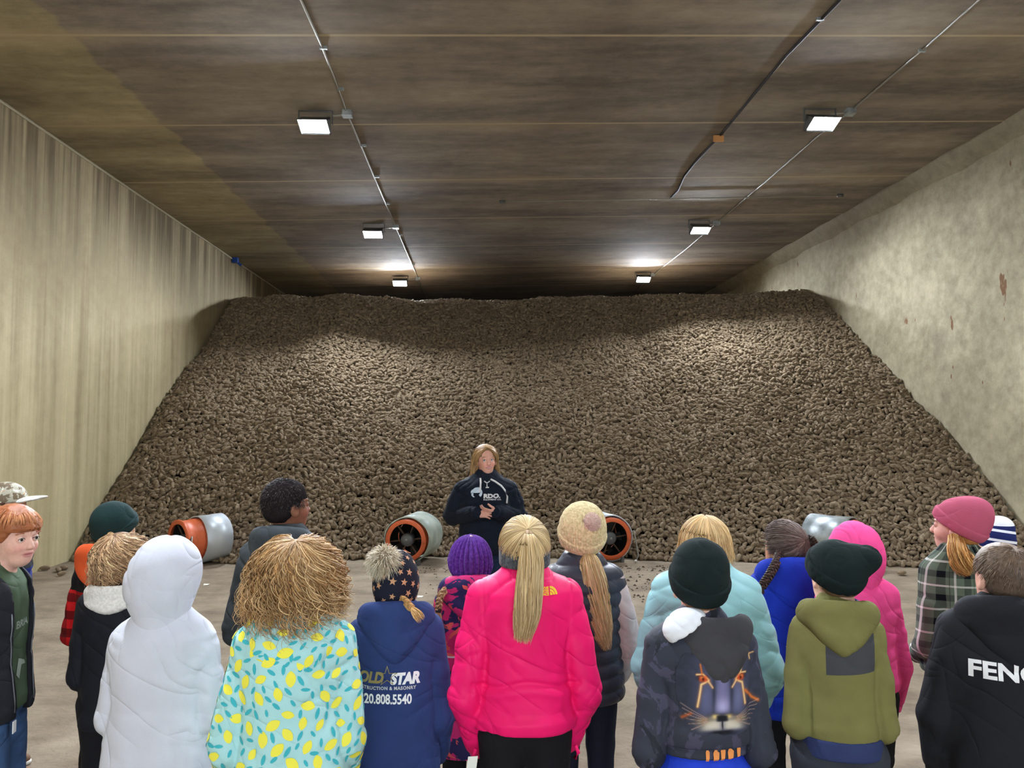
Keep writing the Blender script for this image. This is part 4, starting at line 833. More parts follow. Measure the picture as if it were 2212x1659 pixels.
    def poly(s, pts, org, mat, bv=None, side=-1, name='print', off=.003, parent=None, step=.012):
        bm = bmesh.new(); vs = [bm.verts.new((x, y, 0)) for x, y in pts]; bm.faces.new(vs); bmesh.ops.triangulate(bm, faces=bm.faces)
        for _ in range(4):
            es = [e for e in bm.edges if e.calc_length() > step]
            if not es: break
            bmesh.ops.subdivide_edges(bm, edges=es, cuts=1); bmesh.ops.triangulate(bm, faces=bm.faces)
        bm.verts.index_update(); V2 = [(v.co.x, v.co.y) for v in bm.verts]; F = [tuple(v.index for v in f.verts) for f in bm.faces]; bm.free()
        return mesh(name, s.drape(V2, bv or s.bvh(s.topo), org, side, off), F, mat, parent or s.topo, False)
    def scatter(s, o, kinds, dist, mats, off=.0016, seed=1):
        """small printed motifs spread over a garment, kept in the garment's own mesh"""
        me = o.data; n = len(me.vertices); v = np.empty(n * 3, np.float32); me.vertices.foreach_get('co', v); v = v.reshape(-1, 3); nn = np.empty(n * 3, np.float32); me.vertices.foreach_get('normal', nn); nn = nn.reshape(-1, 3)
        q = np.empty(len(me.polygons) * 4, np.int32); me.polygons.foreach_get('vertices', q); q = q.reshape(-1, 4); bv = s.bvh(o); rg = np.random.default_rng(seed); V = []; F = []; MI = []; cnt = 0; taken = []
        passes = kinds if isinstance(kinds[0], list) else [kinds]; dists = dist if isinstance(dist, (list, tuple)) else [dist]
        jobs = [(i, ks, dd_, pi) for pi, (ks, dd_) in enumerate(zip(passes, dists)) for i in rg.permutation(n)]; lastp = -1
        for i, kinds, dist, pi in jobs:
            if pi != lastp:
                cell = {}; lastp = pi
                for tp in taken: cell.setdefault(tuple(np.floor(tp / dist).astype(int)), []).append(tp)
            p = v[i]; key = tuple(np.floor(p / dist).astype(int)); bad = False
            for a in (-1, 0, 1):
                for b in (-1, 0, 1):
                    for c in (-1, 0, 1):
                        for r_ in cell.get((key[0] + a, key[1] + b, key[2] + c), ()):
                            if (r_ - p) @ (r_ - p) < dist * dist: bad = True
            if bad: continue
            cell.setdefault(key, []).append(p); taken.append(p); k = kinds[cnt % len(kinds)]; cnt += 1; N_ = Vector(nn[i]); u_ = N_.cross(Vector((.3, .2, 1))).normalized(); w_ = N_.cross(u_); a = rg.uniform(0, 6.28); e1 = u_ * math.cos(a) + w_ * math.sin(a); e2 = N_.cross(e1); b0 = n + len(V); sc = rg.uniform(.85, 1.15)
            pl = [(0, 0)] + k[0]; off_ = off + .0003 * (cnt % 4)
            for x, y in pl:
                c0 = Vector(p) + e1 * x * sc + e2 * y * sc; h, hn, _, _ = bv.find_nearest(c0); V.append(h + hn * off_)
            m_ = len(k[0])
            for j in range(m_): F.append((b0, b0 + 1 + j, b0 + 1 + (j + 1) % m_)); MI.append(k[1])
        me2 = bpy.data.meshes.new(me.name); me2.from_pydata(v.tolist() + [tuple(x) for x in V], [], q.tolist() + F)
        for m_ in [me.materials[0]] + mats: me2.materials.append(m_)
        me2.polygons.foreach_set('material_index', [0] * len(q) + MI); me2.polygons.foreach_set('use_smooth', [True] * len(me2.polygons)); o.data = me2
EYE = vcol('eyeball', .15, .5); LASH = plain('eyelash', (60, 40, 32), .6)
def ellp(a, b, n=12, pt=0.0): return [(a * math.cos(t) * (1 + pt * abs(math.cos(t)) ** 8), b * math.sin(t)) for t in np.linspace(0, 2 * math.pi, n, endpoint=False)]
def starp(r0, r1, n=5, rot=90): return [((r0 if k % 2 == 0 else r1) * math.cos(R(rot + k * 180 / n)), (r0 if k % 2 == 0 else r1) * math.sin(R(rot + k * 180 / n))) for k in range(2 * n)]
POCK = (.232, -.045, .86, .13, .12, .80)          # elbow out, hand in the front pocket
DOWN = (.215, -.015, .87, .215, .06, .66)
SOLE = plain('rubber_sole', (210, 206, 198), .8); SHOE = plain('dark_shoe', (34, 34, 38), .7); SHOEB = plain('brown_shoe', (112, 84, 60), .8); BLK = cloth('black_trousers', (22, 22, 26)); DENIM = cloth('blue_denim', (58, 84, 122), .85, 420, .3, .25); WHT = plain('white_print', (232, 234, 236), .7); YEL = plain('yellow_print', (232, 190, 40), .7)
# ------------------------------------------------------------------ cloth patterns
def m_bands(name, stops, axis=2, noise_=.0):      # hard colour bands along one axis: [(from, colour), ...]
    m = N(name, .85, .2); x = m.xyz()[axis]
    if noise_: x = m.m('ADD', x, m.m('MULTIPLY', m.noise(8, 2), noise_))
    c = lin(stops[0][1])
    for z, cc in stops[1:]: c = m.mix(m.m('GREATER_THAN', x, z), c, lin(cc))
    m.color(c); m.bump(m.noise(240, 2), .25, .002); return m.mat
def m_plaid():
    m = N('green_plaid_flannel', .9, .15); x, y, z = m.xyz(); xx = m.m('MULTIPLY', m.m('ARCTAN2', x, m.m('MULTIPLY', y, -1)), .16)
    def band(v, per, off, a, b): f = m.m('FRACT', m.m('ADD', m.m('DIVIDE', v, per), off)); return m.m('MULTIPLY', m.m('GREATER_THAN', f, a), m.m('LESS_THAN', f, b))
    c = lin((96, 110, 94)); P1, P2 = .098, .105
    bx, bz = band(xx, P1, 5, .0, .30), band(z, P2, 5, .0, .27); dk = lin((44, 50, 48)); c = m.mix(m.m('MULTIPLY', bx, .62), c, dk); c = m.mix(m.m('MULTIPLY', bz, .62), c, dk); c = m.mix(m.m('MULTIPLY', bx, bz), c, lin((14, 18, 24)))
    wx, wz = band(xx, P1, 5, .60, .69), band(z, P2, 5, .60, .68); wh = lin((214, 216, 208)); c = m.mix(m.m('MULTIPLY', wx, .6), c, wh); c = m.mix(m.m('MULTIPLY', wz, .6), c, wh); c = m.mix(m.m('MULTIPLY', wx, wz), c, wh)
    tx = band(xx, P1, 5, .42, .45); c = m.mix(m.m('MULTIPLY', tx, .6), c, lin((26, 28, 32)))
    m.color(c); m.bump(m.noise(200, 3), .4, .003); return m.mat
def m_buffalo():
    m = N('red_buffalo_plaid', .9, .15); x, y, z = m.xyz()
    def b(v, p): return m.m('GREATER_THAN', m.m('FRACT', m.m('ADD', m.m('DIVIDE', v, p), 4)), .5)
    bx, bz = b(m.m('ADD', x, y), .09), b(z, .085); c = m.mix(m.m('MULTIPLY', bx, .55), lin((196, 28, 34)), lin((30, 14, 18))); c = m.mix(m.m('MULTIPLY', bz, .75), c, lin((52, 16, 20)))
    c = m.mix(m.m('GREATER_THAN', z, 1.035), c, lin((26, 26, 30)))
    m.color(c); m.bump(m.noise(200, 3), .4, .003); return m.mat
def m_blotch(name, cols, scale, thr, detail=3, stretch=(1, 1, 1), seed=0, rough=.7, dist=.6):
    m = N(name, rough, .25); c = lin(cols[0])
    for i, (cc, t) in enumerate(zip(cols[1:], thr)):
        n_ = m.noise(scale, detail, .6, m.map(stretch, (seed + i * 7.3, i * 3.1, i * 5.7)), dist); c = m.mix(m.ramp(n_, t, t + .012), c, lin(cc))
    m.color(c); m.bump(m.noise(220, 2), .2, .002); return m.mat
def m_knit(name, c1, c2=None, f=260):
    m = N(name, .95, .1); k = m.noise(90, 3); m.color(m.mix(m.ramp(k, .35, .65), lin([v * .9 for v in c1]), lin(c2 or c1))); m.bump(k, .6, .004); m.b.inputs['Sheen Weight'].default_value = .15; return m.mat
G = 'children listening in front of the potato heap'
# ---- 1 boy with the camouflage cap
k = Kid('person in a camouflage cap and black and blue puffy jacket behind the red-haired boy', 12, 1040, 4.1, -55, (-30, 0, 0), topoff=.015, group=G)
k.arms((.22, -.02, .88, .20, .10, .68), (.235, .0, .88, .235, .05, .66)); k.body((196, 148, 122), hands=[dict(w=(.238 * k.u, .055, .655 * k.u), f=(0, .12, -1), n=(-1, 0, 0), side=1, curl=.9)])
k.top('puffy_jacket', m_bands('cap_boy_jacket', [(0, (26, 27, 34)), (.955, (22, 40, 120)), (1.10, (24, 25, 30)), (1.19, (138, 150, 158))]), 1.12, 1.1, .44, puff=1.25, disp=lambda V, Nn: folds(V + Nn * (.007 * np.abs(np.sin(V[:, 2] * 50)))[:, None], Nn, .006, 3), collar=(.075, .06, .02))
k.pants(BLK); k.shoes(SHOEB, SOLE)
camo = m_blotch('camouflage_cloth', [(172, 168, 150), (112, 98, 78), (214, 214, 204), (196, 150, 104)], 26, [.50, .58, .66], 3)
o = k.hmesh('cap', lambda P: smax(ell(P, (0, -.012, .03), (.086, .106, .098)), .022 - P[2], .004), (-.12, -.14, 0), (.12, .13, .15), .004, camo)
k.hmesh('cap_brim', lambda P: smax(ell((P[0], P[1], P[2] - (P[1] - .07) * .12 + P[0] ** 2 * 1.5), (0, .100, .032), (.078, .092, .013)), .07 - P[1], .006), (-.1, .06, -.03), (.1, .22, .08), .003, m_blotch('camouflage_brim', [(206, 206, 200), (176, 172, 160), (222, 190, 130)], 40, [.55, .62]), parent=o)
k.cap_hair((88, 60, 44), nape=-.05, top=-.01)
# ---- 2 red-haired boy
k = Kid('red-haired boy in an open black jacket over a green hoodie, facing right', -6, 1093, 3.07, -82, (-30, -4, 0), topoff=.012, group=G, hy=.050)
DOWN_ = (.20, -.05, .88, .19, .0, .67)
k.arms(DOWN_, DOWN_); k.body((226, 178, 160), (196, 128, 124), face=True, blush=.35)
k.eyes((70, 60, 50), (170, 106, 70), (-8, -2))
k.cap_hair((150, 88, 52), .016, hairline=.088, nape=-.055, fringe=.045, amp=.004, side=.045)
k.strands('fringe_hair', (156, 92, 54), 700, (0, .02, 1), (.0, .022), .016, psi=(4, 66), alt=(206, 148, 100), rad=.0022, var=.14, wave=.002, m=14)
green = cloth('green_hoodie', (74, 92, 70)); gk = k.top('hoodie', green, .98, .90, .48, puff=.8, armr=(.05, .04, .03), amp=.006); k.hood_down(green, .12, .11, .05, ring=.032)
bvg = k.bvh(gk); k.text('BRIA', .055, (.0, 1.05), plain('faded_white_print', (150, 162, 150), .8), gk, side=1, bold=.0015, bv=bvg, width=.10, height=.03)
k.poly([(-.02, 0), (.03, -.02), (.035, -.035), (.0, -.03), (-.02, -.08), (-.04, -.06)], (.0, .93), bpy.data.materials['faded_white_print'], bvg, 1, parent=gk)
blackj = cloth('black_jacket', (30, 32, 38), .75)
jk = k.top('jacket', blackj, 1.14, 1.02, .465, puff=1.08, amp=.007, collar=(.082, .075, .016), cut=lambda P: smax(smax(np.abs(P[0] - .0) - (.055 + .05 * np.clip((P[2] - .75) * 1.2, 0, 1)), .02 - P[1], .01), P[2] - 2, .01))
k.top_z = None
bvj = k.bvh(jk); zipm = plain('steel_zip', (120, 122, 128), .4, .6)
for sg in (-1, 1):
    zp = []
    for zz_ in np.linspace(.74, 1.12, 9):
        h_, _, _, _ = bvj.ray_cast(Vector((sg * (.078 + .05 * max(0, min(1, (zz_ - .75) * 1.2))), .8, zz_)), Vector((0, -1, 0)))
        if h_ is not None: zp.append((h_.x, h_.y + .001, h_.z))
    if len(zp) > 2: MB().tube(zp, .0028, 6).build('zip', zipm, jk, True)
    if sg > 0 and zp: q_ = zp[0]; MB().box((q_[0] - .012, q_[1], q_[2] - .075), (q_[0] + .014, q_[1] + .003, q_[2] - .03)).build('zip_tag', WHT, jk)
k.pants(DENIM, .012, (.108, .084, .072)); k.shoes(SHOEB, SOLE)
# ---- 3 orange hood and red plaid coat
k = Kid('child in a dark green beanie, orange hood and red and black plaid coat', 250, 1088, 3.85, -12, (-22, 4, 4), topoff=.022, group=G)
k.arms((.185, -.03, .82, .15, .12, .72), (.185, -.02, .82, .15, .12, .72)); k.body((206, 168, 140))
k.top('plaid_coat', m_buffalo(), 1.0, 1.1, .46, puff=1.12, amp=.008, disp=lambda V, Nn: folds(V + Nn * (.006 * np.abs(np.sin(V[:, 2] * 42)))[:, None], Nn, .007, 3))
k.hood_down(cloth('orange_hood_lining', (222, 92, 48), .8), .15, .12, .075, ring=.042, ringr=.10, amp=.006); k.pants(BLK); k.shoes(SHOE, SOLE)
k.beanie(cloth('dark_green_knit', (30, 52, 52), .95, 120, .5), (.094, .112, .108), slack=((.0, -.03, .075), (.075, .085, .075), .04), amp=.004, cuff=.048); k.cap_hair((84, 66, 50), nape=-.06)
# ---- 4 curly child with fleece collar
k = Kid('curly-haired child in a black coat with a white fleece collar', 264, 1143, 3.4, 0, (-12, 3, 0), topoff=.03, group=G, hs=.96)
k.arms((.165, -.02, .80, .14, .12, .70), (.165, -.02, .80, .14, .12, .70)); k.body((214, 170, 146)); blk = cloth('black_coat', (26, 27, 33), .8)
k.top('coat', blk, .94, 1.05, .40, puff=1.1, amp=.006)
fl = m_knit('white_fleece', (232, 228, 220)); o = k.hood_down(fl, .120, .055, .050, ring=.030, ringr=.084, amp=.003, name='fleece_collar', rz=-.015); k.pants(BLK); k.shoes(SHOE, SOLE)
k.cap_hair((112, 84, 62), .018); k.strands('curls', (128, 94, 66), 1300, (0, -.35, .9), (.02, .07), .032, .009, 130, .0018, 30, (216, 182, 138), .25, var=.25, wave=.008, psi=(4, 96), az=(50, 310))
# ---- 5 white hooded sweatshirt
k = Kid('child with a plain white hood pulled up, in a long white hooded sweatshirt', 362, 1160, 2.72, -4, (-24, -2, 0), topoff=.028, group=G); k.sw = .92; k.shz = .768
k.arms((.178, -.01, .84, .165, .11, .70), (.178, -.01, .84, .165, .11, .70)); k.body((222, 180, 160)); wh = cloth('white_sweatshirt', (198, 201, 212), .9, 200, .3, .04)
k.top('hooded_sweatshirt', wh, 1.06, 1.15, .30, flare=1.16, puff=1.1, amp=.008, cuff=wh, h=.0075); k.hood_up(wh, .006, (.113, .136, .137)); k.pants(cloth('grey_trousers', (90, 92, 98))); k.shoes(SHOE, SOLE)
# ---- 6 boy in the charcoal hoodie
k = Kid('boy with short black hair and a charcoal hoodie, turned right, behind the curly hair', 620, 1035, 3.5, -12, (-38, 3, 0), topoff=.012, group=G, hs=1.02)
k.arms((.20, -.03, .83, .14, .12, .73), (.20, -.03, .83, .14, .12, .73)); k.body((134, 88, 66), (120, 70, 62), face=True); k.eyes((30, 20, 16), (30, 22, 20))
ch = cloth('charcoal_hoodie', (62, 68, 72)); k.top('hoodie', ch, 1.12, 1.1, .46, puff=1.2, amp=.008); k.hood_down(ch, .14, .14, .07, ring=.044); k.pants(BLK); k.shoes(SHOE, SOLE)
k.cap_hair((34, 29, 30), .015, amp=.003, ns=(.006, .006, .006), nape=-.062, side=.022, hairline=.068, mat=vcol('matte_hair', .95, .05)); k.strands('short_hair', (32, 27, 28), 1500, (0, -.1, 1), (.0, .001), .016, .002, 900, .0014, 6, (62, 52, 50), .0, psi=(2, 112), var=.2, wave=.0, az=(62, 298), arcd=7)
# ---- 7 lemon hoodie
k = Kid('child with big curly dark blonde hair in a pale blue hoodie printed with yellow lemons', 640, 1150, 2.55, 9, (0, 4, 0), topoff=.045, group=G)
k.sw = 1.04; k.arms((.208, -.02, .81, .195, .10, .64), (.180, -.02, .81, .170, .10, .64)); k.body((224, 184, 164)); lb = cloth('pale_aqua_jersey', (170, 218, 220), .85, 200, .25, .04)
o = k.top('lemon_hoodie', lb, 1.06, 1.2, .40, puff=1.12, amp=.008, cuff=lb, flare=1.04); h = k.hood_down(lb, .150, .15, .055, ring=.034, ringr=.095, amp=.005, point=.5, rz=-.012)
LEM = [[(ellp(.0195, .0145, 14, .22), 1), (ellp(.0185, .014, 14, .25), 1)], [(ellp(.0155, .0062, 8, .12), 2), (ellp(.0135, .0058, 8), 2)]]
yl = plain('printed_lemon', (238, 232, 76), .8); tl = plain('printed_leaf', (56, 178, 190), .8); k.scatter(o, LEM, (.054, .031), [yl, tl]); k.scatter(h, LEM, (.054, .031), [yl, tl], seed=4); k.pants(BLK); k.shoes(SHOE, SOLE)
k.cap_hair((120, 90, 58), .02, amp=.006, nape=-.09)
k.strands('curls', (122, 86, 50), 3300, (0, -.3, .95), (.02, .095), .052, .012, 120, .0013, 40, (196, 156, 102), .35, var=.28, wave=.014, psi=(0, 104), gap=50, az=(30, 330)); k.strands('crown_curls', (150, 114, 74), 420, (0, -.3, .95), (.04, .12), .060, .014, 100, .0016, 36, (206, 176, 130), .35, var=.2, wave=.016, az=(70, 290))
# ---- 8 navy hoodie with the lettering
k = Kid('child in a navy GOLD STAR hoodie and dark star-print hat with a fur pompom', 858, 1186, 3.0, 4, (-14, -2, 0), topoff=.024, group=G)
k.arms((.178, -.03, .76, .14, .12, .63), (.190, -.01, .76, .185, .10, .58)); k.body((222, 182, 160)); nv_ = cloth('navy_fleece', (44, 60, 108), .88, 200, .3, .05)
o = k.top('hoodie', nv_, 1.08, 1.12, .26, puff=1.15, amp=.007, cuff=nv_, arms=None); k.hood_down(nv_, .138, .15, .055, ring=.036, ringr=.092, point=.9)
bv = k.bvh(o); gold = plain('gold_print', (142, 128, 78), .7); zz = 1.0
def zpx(py, px=840, dy=-.13): return at(px, py, 3.0 + dy)[2]
gl, gz = k.loc(826, 1478); sl_, s_z = k.loc(843, 1480); xs0, zst = k.loc(836, 1463); zc = zst - .028; xs0 -= .004
k.text('GOLD', .066, (gl, gz), gold, bv=bv, bold=.003, shear=.25, width=.125, height=.046, align='RIGHT', parent=o); k.text('STAR', .066, (sl_, s_z), WHT, bv=bv, bold=.004, shear=.2, width=.112, height=.047, align='LEFT', parent=o)
st_o = starp(.042, .0155); st_i = starp(.034, .0125); bm_pts = []
for a, b in zip(range(10), range(10)):
    n2 = (a + 1) % 10; k.poly([st_o[a], st_o[n2], st_i[n2], st_i[a]], (xs0 + .004, zc + .028), gold, bv, name='star_outline', parent=o) if a == 0 else bm_pts.append([st_o[a], st_o[n2], st_i[n2], st_i[a]])
so = [c for c in o.children if c.name.startswith('star_outline')][0]; me = so.data; V = [tuple(v.co) for v in me.vertices]; F = [tuple(p.vertices) for p in me.polygons]
for q in bm_pts: b0 = len(V); V += k.drape(q, bv, (xs0 + .004, zc + .028), -1, .003); F.append((b0, b0 + 1, b0 + 2, b0 + 3))
me2 = bpy.data.meshes.new('star_outline'); me2.from_pydata(V, [], F); me2.materials.append(gold); so.data = me2
k.text('CONSTRUCTION & MASONRY', .021, k.loc(898, 1491), plain('grey_print', (190, 192, 196), .7), bv=bv, bold=.0008, space=1.15, width=.245, height=.014, align='RIGHT', parent=o); k.text('320.808.5540', .05, k.loc(889, 1522), WHT, bv=bv, bold=.0014, width=.196, height=.038, align='RIGHT', parent=o)
k.pants(BLK); k.shoes(SHOE, SOLE)
star_mat = cloth('navy_star_fleece', (26, 28, 42), .9)
o = k.beanie(star_mat, (.092, .108, .132), (0, -.016, .006), cuff=0, amp=.0015, name='pompom_hat', front=-.005, back=-.112); k.scatter(o, [(starp(.0145, .006), 1)], .036, [plain('tan_star_print', (190, 140, 104), .8)], seed=2)
k.ball('fur_pompom', (-.028, -.085, .105), .058, 1500, (176, 160, 132), (232, 224, 204), .034, .0011, .016, core=(120, 104, 84)); k.cap_hair((176, 134, 84), nape=-.07)
nb = k.toP(np.array([[.03, -.075, -.06]]))[0]; b_ = L3 = lambda px, py, y: (k.loc(px, py, y)[0], y, k.loc(px, py, y)[1])
b_ = k.braid('braid', [L3(868, 1293, -.09), L3(878, 1302, -.13), L3(889, 1314, -.165)], .015, (168, 124, 74), (214, 174, 116), 3, end=.085, endcol=(190, 142, 84))
# ---- 9 purple beanie and tie-dye coat
k = Kid('child in a purple ribbed beanie and navy, pink and coral blotched coat', 1016, 1160, 3.6, 6, (4, 0, 0), topoff=.024, group=G)
k.arms((.172, -.01, .74, .165, .07, .60), (.172, -.01, .74, .165, .07, .60)); k.body((222, 182, 160)); td = m_blotch('blotched_coat_cloth', [(38, 36, 84), (196, 40, 110), (214, 92, 88), (30, 28, 62)], 7, [.52, .60, .66], 5, seed=2, dist=1.2)
k.top('winter_coat', td, 1.02, 1.15, .245, flare=1.1, puff=1.12, amp=.008); k.hood_down(td, .135, .12, .07, ring=.044); MB().tube([(-.20, -.12, .80), (-.1, -.155, .795), (0, -.165, .795), (.1, -.155, .795), (.2, -.12, .80)], .004, 6).build('reflective_piping', WHT, k.topo, True)
k.pants(BLK); k.shoes(SHOE, SOLE); k.beanie(m_knit('purple_knit', (84, 40, 132), (104, 58, 156)), (.097, .112, .114), ribs=26, ribamp=.018, cuff=.048, amp=.002, front=.035, back=-.07, cuffr=.006); k.cap_hair((142, 108, 70), nape=-.075, thick=.001)
k.hmesh('snap_button', lambda P: ell(P, (.0, -.035, .145), (.009, .009, .006)), (-.02, -.06, .12), (.02, .0, .17), .002, plain('brass_snap', (214, 184, 150), .3, .6))
nb = k.toP(np.array([[-.045, -.06, -.055]]))[0]; b_ = k.braid('braid', [nb, nb + (-.06, -.03, -.015), nb + (-.108, -.075, -.05), nb + (-.118, -.085, -.115)], .018, (148, 116, 78), (206, 178, 136), 4, end=.07, tie=plain('black_tie', (20, 20, 22), .6))
# ---- 10 bright pink jacket, long ponytail
k = Kid('child with a long blonde ponytail in a bright pink jacket, hands in the side pockets', 1133, 1115, 2.85, 2, (3, 1, 0), topoff=.016, group=G)
k.sw = 1.06; k.shz = .808; k.arms((.222, -.03, .825, .172, .06, .625), (.222, -.03, .825, .172, .06, .625)); k.body((226, 186, 166)); pk = cloth('bright_pink_shell', (236, 22, 104), .55, 320, .12, .04)
def pinkfold(V, Nn):
    V = folds(V, Nn, .008, 4, (.13, .12, .05)); z = V[:, 2]; wz = .885 * k.u + .012 * np.cos(V[:, 0] * 22); g_ = np.exp(-((z - wz) / .009) ** 2) * (np.abs(V[:, 0]) < .20) * .010 + np.exp(-((z - wz + .03) / .014) ** 2) * (np.abs(V[:, 0]) < .2) * -.005
    sm = np.exp(-((np.abs(V[:, 0]) - .150 - .03 * np.clip((z - 1.0) * 2, -1, 1)) / .006) ** 2) * (z > .98) * .004; return V - Nn * (g_ + sm)[:, None]
o = k.top('jacket', pk, 1.04, 1.15, .49, flare=1.06, puff=1.12, armr=(.062, .056, .046), disp=pinkfold, collar=(.084, .062, .016), waist=.98, h=.007)
bv = k.bvh(o); lx, lz = k.loc(1188, 1286, -.12)
for r0, r1 in ((.0, .0095), (.0115, .0185), (.0205, .028)):
    pts = [(r1 * math.cos(t), r1 * math.sin(t)) for t in np.linspace(0, math.pi / 2, 10)] + [(r0 * math.cos(t), r0 * math.sin(t)) for t in np.linspace(math.pi / 2, 0, 10)][: (1 if r0 == 0 else 10)]
    k.poly([(-x, y) for x, y in pts][::-1] if False else pts, (lx, lz), YEL, bv, parent=o, step=.02, name='dome_logo')
for j, tx in enumerate(('THE', 'NORTH', 'FACE')): k.text(tx, .0115, (lx - .004, lz + .019 - j * .0095), YEL, bv=bv, bold=.0006, align='RIGHT', parent=o)
k.pants(BLK, .006, (.098, .07, .055), w=1.02); k.shoes(SHOE, SOLE)
for sg in (-1, 1): MB().tube([(sg * .185, -.05, .66), (sg * .195, -.055, .635), (sg * .185, -.04, .61)], .007, 8).build('zip_pull', pk, o, True)
tagm = plain('white_ticket', (226, 228, 220), .6)
MB().add([(-.215, -.10, .655), (-.180, -.11, .66), (-.19, -.115, .59), (-.21, -.11, .56), (-.225, -.105, .585)], [(0, 1, 2, 3, 4)]).build('paper_ticket', tagm, o)
k.cap_hair((150, 122, 84), .006, amp=.002, nape=-.07); tie = (0, -.100, .075)
k.strands('pulled_hair', (170, 142, 100), 1700, (0, -.72, .62), (.0, .002), .018, .0, 60, .0014, 16, (232, 208, 160), .0, psi=(2, 108), gap=20, var=.16, wave=.001)
p0 = k.toP(np.array([[0, -.108, .078]]))[0]
k.tail('ponytail', [p0 + (0, .015, .0), p0 + (0, -.045, -.01), p0 + (.004, -.062, -.09), p0 + (-.004, -.070, -.17), p0 + (-.014, -.085, -.27), p0 + (-.034, -.09, -.37)], .047, 1700, (178, 146, 98), (228, 206, 162), .0014, (.25, .55, .95, 1.0, 1.0, .55), 30, .006, .16)
V, F, C = tubes(np.array([[p0 + (0, -.0, .004), p0 + (0, -.012, .002), p0 + (0, -.024, -.003)]]), np.array([[.013, .0145, .013]]), None, 12); mesh('hair_tie', V, F, plain('tan_tie', (150, 116, 74), .6), k.root, True)
k.hmesh('ear_warmer', lambda P: smax(smax(ell(P, (0, -.010, .0), (.096, .108, .30)), np.abs(P[2] + .012 + .35 * (P[1] + .02) * 0) - .043, .01), -ell(P, (0, -.010, .0), (.082, .094, .3)), .003), (-.12, -.14, -.08), (.12, .12, .06), .004, m_knit('grey_knit_band', (70, 74, 80), (98, 102, 106)), lambda V, Nn: V + Nn * (.003 * np.sin(np.arctan2(V[:, 0], V[:, 1]) * 60))[:, None])
# ---- 11 quilted vest, knit pompom hat
k = Kid('child in a cream knit pompom hat and dark quilted vest over pale pink sleeves', 1257, 1095, 3.45, 0, (4, 2, 0), topoff=.028, group=G, hs=1.0)
k.sw = 1.02; k.arms((.205, -.02, .84, .18, .10, .68), (.214, -.02, .84, .19, .10, .68)); k.body((226, 186, 166))
k.top('shirt', cloth('pale_pink_fleece', (190, 168, 164), .9), 1.0, 1.0, .52, puff=1.22, amp=.007, cuff=cloth('pale_pink_cuff', (190, 168, 164)))
vest = cloth('dark_quilted_nylon', (52, 54, 64), .45, 300, .1, .05)
k.top('quilted_vest', vest, 1.04, 1.15, .42, sleeve=False, collar=(.080, .055, .02), disp=lambda V, Nn: folds(V + Nn * (.011 * np.abs(np.sin((V[:, 2] + .004 * np.sin(V[:, 0] * 30)) * 52)) ** .6)[:, None], Nn, .003, 3), h=.0065)
k.pants(cloth('dark_navy_leggings', (28, 32, 46)), .004, (.092, .064, .05)); k.shoes(SHOE, SOLE); cr = m_knit('cream_knit', (206, 186, 138), (226, 208, 164))
k.beanie(cr, (.108, .122, .122), (0, -.018, .035), ribs=64, ribamp=.0052, cuff=.058, cuffr=.006, front=.03, back=-.072, amp=.002, slack=((0, -.035, .08), (.088, .095, .085), .04))
k.ball('pompom', (.018, -.122, .092), .046, 1900, (206, 176, 162), (226, 204, 190), .012, .0013, .002, core=(196, 166, 154)); k.cap_hair((196, 156, 100), nape=-.085)
nb = k.toP(np.array([[.01, -.085, -.075]]))[0]
k.tail('ponytail', [nb + (0, .02, .02), nb + (.004, -.03, -.01), nb + (.02, -.045, -.10), nb + (.035, -.05, -.20), nb + (.05, -.06, -.31), nb + (.065, -.06, -.40)], .056, 1300, (176, 140, 92), (226, 202, 158), .0015, (.35, .8, 1.0, .95, .8, .3), 30, .014, .2)
# ---- 13 pale blue puffer
k = Kid('person with a blonde bob in a pale blue quilted puffer jacket', 1522, 1113, 3.2, -11, (6, 0, 0), topoff=.016, group=G, hs=1.02)
k.sw = 1.15; k.arms((.245, -.02, .81, .215, .10, .65), (.245, -.02, .81, .215, .10, .65)); k.body((226, 186, 166)); pf = cloth('pale_blue_nylon', (150, 202, 208), .5, 300, .1, .04, crease=.6)
def puffd(V, Nn):
    q = V[:, 2] * 30 + np.abs(V[:, 0]) * 16; return folds(V + Nn * (.010 * np.abs(np.sin(q)) ** .45)[:, None], Nn, .006, 6, (.1, .1, .04))
k.top('puffer_jacket', pf, 1.25, 1.3, .44, puff=1.35, disp=puffd, collar=(.096, .07, .022)); k.pants(BLK); k.shoes(SHOE, SOLE)
k.cap_hair((176, 138, 88), .012, nape=-.09, amp=.004); k.strands('bob_hair', (184, 148, 100), 1700, (0, -.15, 1), (.045, .075), .022, .002, 30, .0016, 22, (230, 204, 154), .2, psi=(3, 90), var=.18, az=(20, 340), wave=.003)
